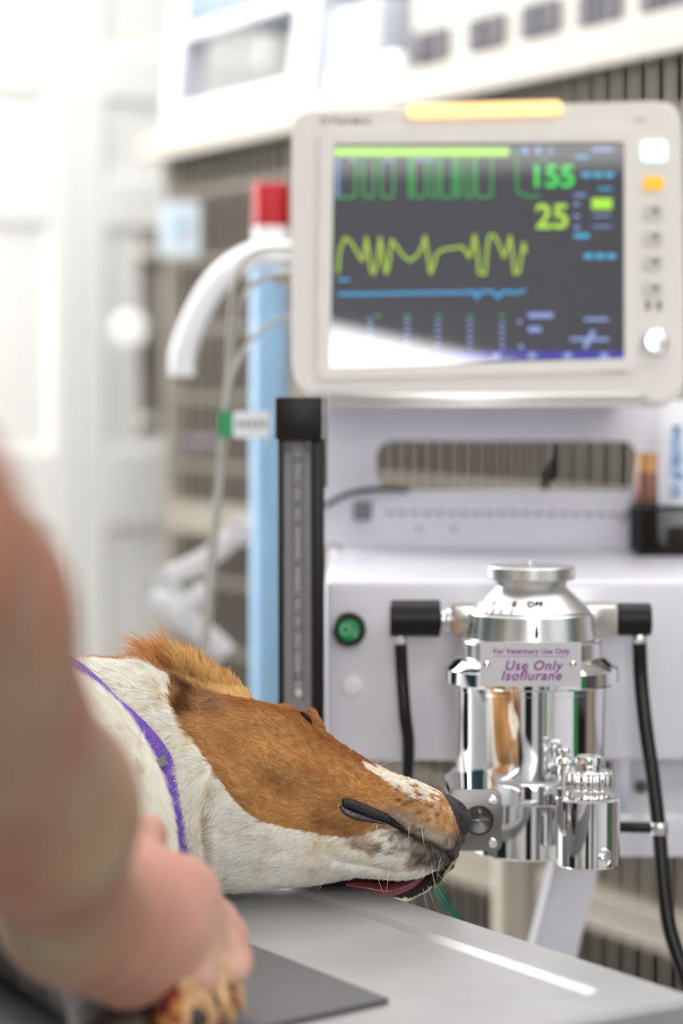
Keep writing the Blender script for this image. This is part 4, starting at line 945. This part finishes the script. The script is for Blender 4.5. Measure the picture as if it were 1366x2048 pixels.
# collar round the neck
cpts = [(110, 1332), (150, 1352), (195, 1388), (232, 1424), (266, 1452), (302, 1488), (328, 1523), (347, 1560), (359, 1600), (366, 1640), (371, 1680), (374, 1730)]
front_c = []
for u, v in cpts:
    loc, nrm = hit(u, v, 330)
    if loc is not None: front_c.append(loc+nrm*4*S_)
backp = [Vector(toW(u, v, w)) for u, v, w in ((350, 1775, 60), (340, 1778, -60), (300, 1740, -160), (230, 1640, -212), (160, 1500, -212), (110, 1400, -170), (85, 1335, -80), (80, 1316, 0), (92, 1320, 60))]
loop = catmull(front_c+backp+[front_c[0]], 6)
def strap(name, path, w, th, m, parent, off=0.0):
    bm = BM(); rings = []; cen = sum(path, Vector())/len(path)
    for i, p in enumerate(path):
        t = (path[min(i+1, len(path)-1)]-path[max(i-1, 0)]).normalized(); n = (p-cen); n = (n-t*n.dot(t)).normalized(); s = t.cross(n)
        p = p+n*off
        rings.append([bm.verts.new(p+s*a*w/2+n*b*th/2) for a, b in ((-1, -1), (-1, .6), (-.8, 1), (.8, 1), (1, .6), (1, -1))])
    for a, b in zip(rings[:-1], rings[1:]):
        for k in range(6): bm.faces.new((a[k], a[(k+1) % 6], b[(k+1) % 6], b[k]))
    bm.faces.new(rings[0]); bm.faces.new(rings[-1]); return obj(name, bm, m, parent)
m_col = mat('purple_webbing', srgb(132, 92, 196), 0.7, var=0.1, scale=700, bump=0.6, color2=srgb(96, 60, 160))
col_e = thing('collar', 'purple woven collar round the dog\'s white neck', 'collar', loop[0])
strap('band', loop, 0.019, 0.003, m_col, col_e)
i0 = min(range(len(loop)), key=lambda i: (loop[i]-Vector(toW(330, 1524, 180))).length)
strap('keeper', [loop[i0-2]*.5+loop[i0-1]*.5, loop[i0-1], loop[i0], loop[i0+1]], 0.026, 0.0052, mat('grey_elastic', srgb(112, 116, 120), 0.4, var=0.05), col_e, 0.0015)
bm = BM()
for i in range(len(front_c)*6-6):
    a = loop[i]; b = loop[i+1]; t = (b-a).normalized(); cen = sum(loop, Vector())/len(loop); n = (a-cen); n = (n-t*n.dot(t)).normalized(); s = t.cross(n)
    for k in range(3):
        p = a.lerp(b, k/3)
        for sg in (1,): tube(bm, [p+s*0.0078*sg+n*0.0016, p+(b-a)*0.2+s*0.0078*sg+n*0.0016], 0.0003, 5, 1)
obj('stitching', bm, mat('orange_thread', srgb(190, 130, 110), 0.7), col_e, False)

# fur
FLOW = np.array([(880,1600,-1,-.1),(820,1590,-1,-.05),(760,1580,-1,0),(700,1570,-1,-.1),(640,1550,-1,-.2),(600,1500,-1,-.45),(560,1450,-1,-.3),(480,1420,-1,-.1),(430,1460,-.9,-.1),(420,1500,-.9,-.45),
 (480,1540,-.9,-.55),(520,1580,-.9,-.6),(580,1620,-1,-.35),(620,1640,-1,0),(560,1700,-1,.1),(500,1740,-1,.12),(450,1700,-.9,.3),(400,1600,-.4,1),(370,1500,-.7,.7),(300,1400,-1,.3),(250,1360,-1,.1),
 (380,1700,-.4,1),(840,1640,-.75,.6),(870,1680,-.5,.8),(800,1700,-.6,.8),(740,1700,-.9,.4),(850,1740,-.6,.8),(910,1680,-.2,1),(330,1310,-.5,-1),(390,1335,-.25,-1),(440,1360,.1,-1),(290,1310,-.9,-.4),
 (280,1500,-1,.3),(200,1600,-1,.5),(100,1400,-1,.1),(860,1765,.5,.9),(330,1620,-.6,.8),(100,1750,-.8,.7)], float)
def flow(u, v):
    o = np.zeros((len(u), 2)); ws = np.zeros(len(u))
    for a, b, du, dv in FLOW:
        w_ = 1/(((u-a)**2+(v-b)**2)/900+1)**2; L = math.hypot(du, dv); o[:, 0] += w_*du/L; o[:, 1] += w_*dv/L; ws += w_
    return o/ws[:, None]
nP = len(me.polygons); me.calc_loop_triangles(); nT = len(me.loop_triangles)
tri = np.zeros(nT*3, np.int32); me.loop_triangles.foreach_get('vertices', tri); tri = tri.reshape(-1, 3)
nr = np.zeros(nV*3, np.float32); me.vertices.foreach_get('normal', nr); nr = nr.reshape(-1, 3)
A, B, Cc = co[tri[:, 0]], co[tri[:, 1]], co[tri[:, 2]]
ar = np.linalg.norm(np.cross(B-A, Cc-A), axis=1)/2; cen = (A+B+Cc)/3
cu, cv, cw_ = toP(cen); fn = np.cross(B-A, Cc-A); fn /= np.linalg.norm(fn, axis=1)[:, None]+1e-12; facing = -(fn@DD)
wt = ar*np.where(facing > -0.35, 1.0, 0.16); wt *= np.where(cw_ > 260, 0.22, 1.0)*np.where(cu < 180, 0.4, 1.0); wt *= np.where(cen[:, 2] < ZT+0.002, 0, 1)
wt *= np.where(cu > 640, 1.5, 1.0)
NH = 300000
ti = rng.choice(nT, NH, p=wt/wt.sum()); r1 = np.sqrt(rng.random(NH)); r2 = rng.random(NH)
ba = np.stack([1-r1, r1*(1-r2), r1*r2], 1)
root = (co[tri[ti]]*ba[:, :, None]).sum(1); hn = (nr[tri[ti]]*ba[:, :, None]).sum(1); hn /= np.linalg.norm(hn, axis=1)[:, None]+1e-9
hu, hv, hw = toP(root)
hc, hnose, hin = coat(hu, hv, hw, 1.0)
inm = hin & ~((hw < -8) & (pd(hu, hv, [(a[0]+9, a[1]+9) for a in jaw]) < 6))
keep = ~(hnose | inm); keep &= ~((pd(hu, hv, [(690, 1612), (740, 1628), (795, 1650)]) < 9) & (hw > 0))
root, hn, hu, hv, hw, hc = root[keep], hn[keep], hu[keep], hv[keep], hw[keep], hc[keep]; NH = len(root)
ln = np.full(NH, 12.0)
ln = np.where(hu > 700, 10, ln); ln = np.where(hu > 860, 6.5, ln)
wb = ~inpoly(hu, hv, BROWN); ln = np.where(wb & (hu < 560), 17, ln); ln = np.where(hu < 400, 20, ln); ln = np.where(hw > 260, 26, ln)
ln = np.where(wb & (hu > 560), 12, ln)
earz = np.exp(-pd(hu, hv, [(300, 1318), (372, 1330), (440, 1362), (480, 1385)])**2/400)*(hv < 1375-(480-hu)*.12)*(hu < 500)*(hu > 260); ln = ln*(1-earz)+earz*62*np.clip(1.6*vnoise(np.stack([hu/12, hv/12, hw/12], 1)), .25, 1.3)*np.interp(hu, [380, 430, 480], [1, .55, .3])
ln *= np.where((hu < 345) & (hv < 1350), 1.3, 1)
ln *= 0.65+0.6*rng.random(NH)
fl = flow(hu, hv)
p3 = np.stack([hu, hv, hw], 1)
fl[:, 0] += (vnoise(p3/22)-.5)*.7; fl[:, 1] += (vnoise(p3/22+9)-.5)*.7
fl /= np.linalg.norm(fl, axis=1)[:, None]+1e-6
back = np.where(hw < -60, 1, 0)[:, None]
d3 = fl[:, :1]*EU-fl[:, 1:]*UP; d3 -= hn*(d3*hn).sum(1)[:, None]; d3 /= np.linalg.norm(d3, axis=1)[:, None]+1e-6
lift = np.where(earz > .4, .9, .26)+rng.normal(0, .07, NH)
d3 += rng.normal(0, .09, (NH, 3)); clump = (np.stack([vnoise(p3/7+k*5) for k in (1, 2, 3)], 1)-.5)*np.where(earz > .3, 1.1, .4)[:, None]; d3 += clump
dirr = d3*np.cos(lift)[:, None]+hn*np.sin(lift)[:, None]; dirr /= np.linalg.norm(dirr, axis=1)[:, None]
tip = d3+np.array([0, 0, -.15]); tip /= np.linalg.norm(tip, axis=1)[:, None]
Lm = (ln*S_)[:, None]; NP = 4
pts = np.zeros((NH, NP, 3), np.float32); cur = root-hn*0.0002; pts[:, 0] = cur
for k in range(1, NP):
    t = (k-.5)/(NP-1); dd = dirr*(1-t*.6)+tip*(t*.6); cur = cur+dd*Lm/(NP-1); pts[:, k] = cur
# keep hair off the table
z = pts[:, :, 2]; tyy = (pts[:, :, 0]-C0.x)*e2.x+(pts[:, :, 1]-C0.y)*e2.y
pts[:, :, 2] = np.where((tyy > -0.002) & (z < ZT+0.0006), ZT+0.0006, z)
def hair_obj(name, pts, rad0, cols, m, parent):
    n, k, _ = pts.shape; hcv = bpy.data.hair_curves.new(name); hcv.add_curves([k]*n)
    hcv.points.foreach_set('position', pts.astype(np.float32).ravel())
    rad = (rad0[:, None]*np.linspace(1, .25, k)[None]).astype(np.float32)
    ra = hcv.attributes.get('radius') or hcv.attributes.new('radius', 'FLOAT', 'POINT'); ra.data.foreach_set('value', rad.ravel())
    a = hcv.attributes.new('Col', 'FLOAT_COLOR', 'CURVE'); a.data.foreach_set('color', np.concatenate([cols, np.ones((n, 1))], 1).astype(np.float32).ravel())
    o = bpy.data.objects.new(name, hcv); COL.objects.link(o); hcv.materials.append(m); o.parent = parent; return o
vj = np.clip(1.04+rng.normal(0, .24, NH), .35, 1.6)[:, None]*(0.86+0.3*vnoise(p3/5))[:, None]; 
lum = np.clip(hc*vj*1.05, 0, 1)
m_fur = attr_mat('fur_hair', 0.55, spec=0.25)
fur = hair_obj('fur', pts, np.where(hu > 560, 0.000095, 0.000115)*(0.8+.4*rng.random(NH)), lum, m_fur, dog)
# whiskers
wk = [((836, 1600), (-60, -40), (30, 30)), ((862, 1590), (-28, -38), (40, 30)), ((866, 1612), (0, -50), (60, 30)), ((880, 1590), (10, -20), (30, 20)), ((740, 1540), (60, -20), (80, 20)), ((700, 1700), (-60, 70), (30, 40)),
      ((780, 1712), (-10, 66), (40, 30)), ((750, 1735), (16, 48), (40, 30)), ((860, 1720), (6, 60), (60, 10)), ((852, 1750), (26, 80), (20, -20)), ((845, 1765), (14, 60), (0, -30)), ((875, 1745), (24, 24), (0, 0)), ((885, 1733), (26, 20), (0, 0)),
      ((868, 1755), (24, 46), (0, 0)), ((750, 1640), (6, 36), (60, 20)), ((840, 1650), (2, 34), (60, 10)), ((815, 1650), (-2, 30), (60, 10)), ((545, 1545), (-18, -48), (10, 0)), ((820, 1775), (8, 40), (0, 0)), ((880, 1710), (-10, 44), (30, 0))]
wp = []; wc = []
for (u, v), (du, dv), (w1_, w2_) in wk:
    loc, nrm = hit(u, v, 330)
    if loc is None: loc = Vector(toW(u, v, -60)); 
    p = np.array(loc); row = []
    for k in range(8):
        t = k/7; row.append(p+EU*du*t*S_-UP*(dv*t**(1.4 if du < 0 else .8))*S_-DD*(w1_*t+w2_*t*t)*S_)
    wp.append(row); wc.append(L_(60, 44, 30) if u < 600 else L_(238, 232, 220))
hair_obj('whiskers', np.array(wp), np.full(len(wp), 0.00014), np.array(wc), m_fur, dog)

# ------------------------------------------------------------------ the held foreleg and an added dark one (parts of the dog)
def sdf_mesh(name, prims, k, vox, pad=0.03, disp=None):
    P = np.array([q for p in prims for q in (p[0], p[1])]); R = max(max(p[2], p[3]) for p in prims)
    lo = P.min(0)-R-pad*.3; hi = P.max(0)+R+pad*.3
    ax = [np.arange(lo[i], hi[i], vox, dtype=np.float32) for i in range(3)]
    G = (ax[0][:, None, None], ax[1][None, :, None], ax[2][None, None, :]); F = None
    for p in prims:
        f = cone_sdf(G, p[0], p[1], p[2], p[3]); kk = p[4] if len(p) > 4 else k
        F = f if F is None else smin(F, f, kk)
    V, Q = surface_nets(F.astype(np.float32)); me = mesh_np(name, V*vox+lo, Q)
    b = bmesh.new(); b.from_mesh(me)
    for _ in range(2): bmesh.ops.smooth_vert(b, verts=b.verts, factor=0.5, use_axis_x=True, use_axis_y=True, use_axis_z=True)
    bmesh.ops.recalc_face_normals(b, faces=b.faces); b.to_mesh(me); b.free(); return me
def paint(me, fn):
    n = len(me.vertices); c = np.zeros(n*3, np.float32); me.vertices.foreach_get('co', c); c = c.reshape(-1, 3)
    a = me.color_attributes.new('Col', 'FLOAT_COLOR', 'POINT'); a.data.foreach_set('color', np.concatenate([fn(c), np.ones((n, 1))], 1).astype(np.float32).ravel())
w3 = lambda px, py, Y: tuple(W(px, py, Y))
pr = [(w3(150, 1760, 1.42), w3(330, 1890, 1.285), .030, .021), (w3(330, 1890, 1.285), w3(400, 1950, 1.245), .021, .018)]
for a, b in (((395, 1945, 1.26), (455, 1985, 1.262)), ((385, 1950, 1.24), (440, 2010, 1.232)), ((370, 1960, 1.222), (400, 2035, 1.205)), ((350, 1960, 1.21), (345, 2040, 1.19))):
    pr.append((w3(*a), w3(*b), .0105, .0095, .004))
me2 = sdf_mesh('foreleg', pr, 0.008, 0.0014)
paint(me2, lambda c: np.clip(L_(198, 158, 116)+((vnoise(c*160)-.5)*.5)[:, None]*np.array([1, .8, .5])-(vnoise(c*60+3) > .62)[:, None]*np.array([.3, .28, .2]), 0.02, 1))
leg = link('foreleg', me2, attr_mat('paw_coat', 0.7), dog, True, 0)
bm = BM()
for px, py, Y, r in ((398, 2006, 1.222, .0085), (432, 1980, 1.235, .007), (372, 2040, 1.196, .009)): bmesh.ops.create_uvsphere(bm, u_segments=20, v_segments=14, radius=r, matrix=Matrix.Translation(W(px, py, Y)) @ Matrix.Diagonal((1.3, 1, .8, 1)))
obj('paw_pad', bm, mat('dark_pad', srgb(52, 48, 46), 0.6, var=0.15, scale=300, bump=0.5), leg)
for a, b in (((462, 1990, 1.25), (492, 2026, 1.248)), ((448, 2015, 1.225), (468, 2050, 1.222)), ((402, 2040, 1.195), (412, 2075, 1.192))):
    bm = BM(); tube(bm, [W(*a), W((a[0]+b[0])/2+4, (a[1]+b[1])/2-4, a[2]), W(*b)], lambda t: .0035*(1-t)+.0006, 10, 6); obj('claw', bm, mat('horn_claw', srgb(190, 150, 104), 0.35), leg)
pr = [(w3(0, 1830, 1.40), w3(200, 1985, 1.24), .030, .022), (w3(200, 1985, 1.24), w3(250, 2060, 1.20), .022, .02), (w3(220, 2000, 1.235), w3(300, 2035, 1.215), .012, .011), (w3(180, 2000, 1.22), w3(190, 2080, 1.19), .013, .012)]
me3 = sdf_mesh('foreleg', pr, 0.006, 0.0016); paint(me3, lambda c: np.clip(L_(52, 36, 26)+((vnoise(c*120)-.5)*.12)[:, None], 0.01, 1)); link('foreleg', me3, MATS['paw_coat'], dog, True, 0)  # second leg, coat darkened to paint the dark under the arm

# ------------------------------------------------------------------ the person holding the dog
per = thing('person', 'blurred bare forearm and hand of a person gripping the dog\'s foreleg', 'person', (-0.55, 0.42, 0))
pr = [((-0.50, 0.42, 1.36), w3(-330, 1085, .72), .052, .050, .03), (w3(-330, 1085, .72), w3(-165, 1250, .86), .050, .050, .03), (w3(-165, 1250, .86), w3(75, 1620, 1.03), .050, .038, .03), (w3(75, 1620, 1.03), w3(125, 1800, 1.12), .038, .031, .03),
      (w3(140, 1800, 1.14), w3(350, 1800, 1.255), .029, .025, .02), (w3(150, 1850, 1.13), w3(340, 1880, 1.225), .027, .024, .02), (w3(200, 1880, 1.16), w3(250, 1945, 1.19), .024, .018, .02)]
kn = [((372, 1775, 1.29), (440, 1838, 1.315), (462, 1905, 1.31), (425, 1950, 1.30)), ((388, 1800, 1.27), (458, 1868, 1.28), (474, 1925, 1.275), (440, 1962, 1.265)),
      ((385, 1835, 1.25), (448, 1895, 1.255), (466, 1938, 1.25), (430, 1950, 1.24)), ((350, 1880, 1.225), (405, 1925, 1.225), (400, 1958, 1.215), (365, 1955, 1.21))]
for f in kn:
    r = [.0115, .0098, .0088, .0078]
    for i in range(3): pr.append((w3(*f[i]), w3(*f[i+1]), r[i], r[i+1], .003 if i else .009))
pr += [(w3(200, 1760, 1.20), w3(262, 1680, 1.25), .019, .0125, .015), (w3(262, 1680, 1.25), w3(292, 1668, 1.275), .0125, .011, .004), (w3(292, 1668, 1.275), w3(300, 1700, 1.29), .011, .009, .003)]
me4 = sdf_mesh('arm', pr, 0.01, 0.0026)
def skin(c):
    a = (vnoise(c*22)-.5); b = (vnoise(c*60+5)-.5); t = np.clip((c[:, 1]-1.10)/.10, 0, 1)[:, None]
    base = L_(164, 128, 104)*(1-t)+L_(206, 160, 142)*t  # forearm base darkened to paint its shade, hand kept lighter
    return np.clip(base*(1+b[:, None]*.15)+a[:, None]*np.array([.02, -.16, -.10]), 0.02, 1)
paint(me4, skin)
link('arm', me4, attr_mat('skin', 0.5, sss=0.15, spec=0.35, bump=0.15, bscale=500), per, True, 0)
pr = [((-0.50, 0.42, 1.36), (-0.42, 0.50, 1.335), .066, .062), ((-0.62, 0.30, 1.40), (-0.50, 0.42, 1.36), .07, .066), ((-0.66, 0.20, 1.38), (-0.82, 0.02, 1.38), .085, .085), ((-0.66, 0.20, 1.2), (-0.84, 0.0, 1.2), .12, .12), ((-0.66, 0.18, 0.95), (-0.84, 0.0, 0.95), .12, .12), ((-0.66, 0.2, 0.75), (-0.84, 0.02, 0.75), .13, .13)]
me5 = sdf_mesh('scrub_top', pr, 0.06, 0.012); link('scrub_top', me5, mat('teal_scrubs', srgb(18, 66, 78), 0.8, var=0.12, scale=12, bump=0.3), per, True, 0)

# ------------------------------------------------------------------ the side of the room behind the photographer
def simple(name, x0, x1, y0, y1, z0, z1, m, lab, cat, bev=0.002):
    bm = BM(); box2(bm, x0, x1, y0, y1, z0, z1, bev); return tag(obj(name, bm, m, None, True), lab, cat)
m_gs = mat('green_stripe_paint', srgb(20, 130, 60), 0.5)
g = thing('supply_cupboard', 'white supply cupboard with a green door along the far right wall', 'cupboard', (2.4, -0.2, 0))
bm = BM(); box2(bm, 2.22, 2.59, -1.7, 1.12, 0, 2.1, 0.004); obj('carcass', bm, m_wall, g)
bm = BM(); box2(bm, 2.20, 2.219, 0.80, 1.11, 0.02, 2.08, 0.003); obj('door', bm, m_gs, g)
for y in (-1.6, -0.8, 0.0): bm = BM(); box2(bm, 2.20, 2.219, y+0.01, y+0.78, 0.02, 2.08, 0.003); obj('door', bm, m_whitep, g)
g = thing('instrument_rack', 'tall black instrument rack beside the green cupboard door', 'rack', (2.4, 1.45, 0))
bm = BM(); box2(bm, 2.15, 2.55, 1.16, 1.74, 0, 1.9, 0.01); obj('body', bm, m_black, g)
for z in (0.5, 0.9, 1.3, 1.7): bm = BM(); box2(bm, 2.13, 2.151, 1.18, 1.72, z-0.15, z+0.15, 0.005); obj('panel', bm, MATS['dark_screw'], g)
g = thing('beige_locker', 'beige steel locker against the right wall beyond the rack', 'locker', (2.45, 2.25, 0))
bm = BM(); box2(bm, 2.3, 2.59, 1.85, 2.65, 0, 1.9, 0.006); obj('body', bm, mat('beige_paint', srgb(190, 176, 158), 0.5), g)
bm = BM(); box2(bm, 2.285, 2.299, 1.87, 2.63, 0.05, 1.87, 0.004); obj('door', bm, MATS['beige_paint'], g)
simple('notice_board', 1.36, 1.60, -2.399, -2.37, 0.2, 2.2, m_gs, 'tall green painted notice board on the wall behind the photographer', 'board')
simple('door_panel', 0.62, 1.18, -2.399, -2.36, 0.0, 2.1, mat('grey_door', srgb(120, 122, 126), 0.5), 'grey door leaf in the wall behind the photographer', 'door')
simple('blue_binder', 1.24, 1.30, -2.399, -2.2, 0.6, 1.9, mat('blue_board', srgb(60, 80, 140), 0.6), 'narrow blue board hanging beside the green notice board', 'board')
g = thing('reflection_panel', 'glowing tilted panel behind the camera, added to reflect in the monitor screen', 'light box', (0.07, -2.35, 1.9))  # made-up glowing panel, gives the screen its white reflection
RX = Matrix.Translation((0.06, -2.35, 1.86)) @ Matrix.Rotation(math.atan2(0.10, 0.44), 4, 'Y')
bm = BM(); frame_prism(bm, rrect(-0.42, 0.42, -0.34, 0.35, 0.02), rrect(-0.39, 0.39, -0.31, 0.32, 0.01), 0.0, -0.045, RX); obj('housing', bm, m_case, g)
bm = BM(); box2(bm, -0.39, 0.39, -0.04, -0.0, -0.31, 0.32); bmesh.ops.transform(bm, matrix=RX, verts=bm.verts); obj('lit_pane', bm, mat('reflection_panel_glow', (0.9, 0.9, 0.9, 1), 0.5, var=0, emit=(1, 0.98, 0.97, 1), estr=24), g, False)
def curtain(name, lab, x, y0, y1, m, amp=0.03):
    bm = BM(); n = 60; va = []
    for k in range(n+1): va.append((bm.verts.new((x+amp*math.sin(k*1.1), y0+(y1-y0)*k/n, 0.02)), bm.verts.new((x+amp*math.sin(k*1.1), y0+(y1-y0)*k/n, 2.2))))
    for a, b in zip(va[:-1], va[1:]): bm.faces.new((a[0], b[0], b[1], a[1]))
    o = tag(obj(name, bm, m, None, True, 0), lab, 'curtain'); sm = o.modifiers.new('s', 'SOLIDIFY'); sm.thickness = 0.004
curtain('reflection_curtain', 'dark teal curtain added along the left wall to tint the chrome reflection', -2.9, -0.6, 0.75, mat('teal_cloth', srgb(14, 56, 66), 0.8))  # unseen curtains added to give the chrome teal and green bands
curtain('reflection_curtain', 'green curtain strip added beside the dark teal one for the chrome reflection', -2.9, 0.80, 1.05, mat('green_cloth', srgb(16, 120, 70), 0.8))
curtain('reflection_curtain', 'second dark teal curtain added on the left wall for the chrome reflection', -2.9, 1.3, 2.9, MATS['teal_cloth'])
g = thing('doorway_curtain', 'dark blue curtain hanging in a doorway across the room', 'curtain', (-0.4, -2.3, 0))
bm = BM(); n = 60; va = []
for k in range(n+1):
    x = -0.8+0.75*k/n; y = -2.3+0.03*math.sin(k*1.1); va.append((bm.verts.new((x, y, 0.02)), bm.verts.new((x, y, 2.1))))
for a, b in zip(va[:-1], va[1:]): bm.faces.new((a[0], b[0], b[1], a[1]))
o = obj('cloth', bm, mat('dark_blue_cloth', srgb(24, 34, 52), 0.8), g, True, 0); sm = o.modifiers.new('s', 'SOLIDIFY'); sm.thickness = 0.004

# repeats share a group phrase
for nm, gp in (('monitor_lead', 'leads on the left of the monitor'), ('white_strap', 'straps hanging before the cages'), ('black_hose', 'black hoses of the machine'), ('black_cable', 'black cables at the panel opening'),
               ('small_wire', 'short grey wires on the machine'), ('white_pot', 'small white pots on the cage ledge'), ('reflection_curtain', 'curtains added along the left wall for reflections')):
    for o in SC.objects:
        if o.parent is None and o.name.split('.')[0] == nm: o['group'] = gp
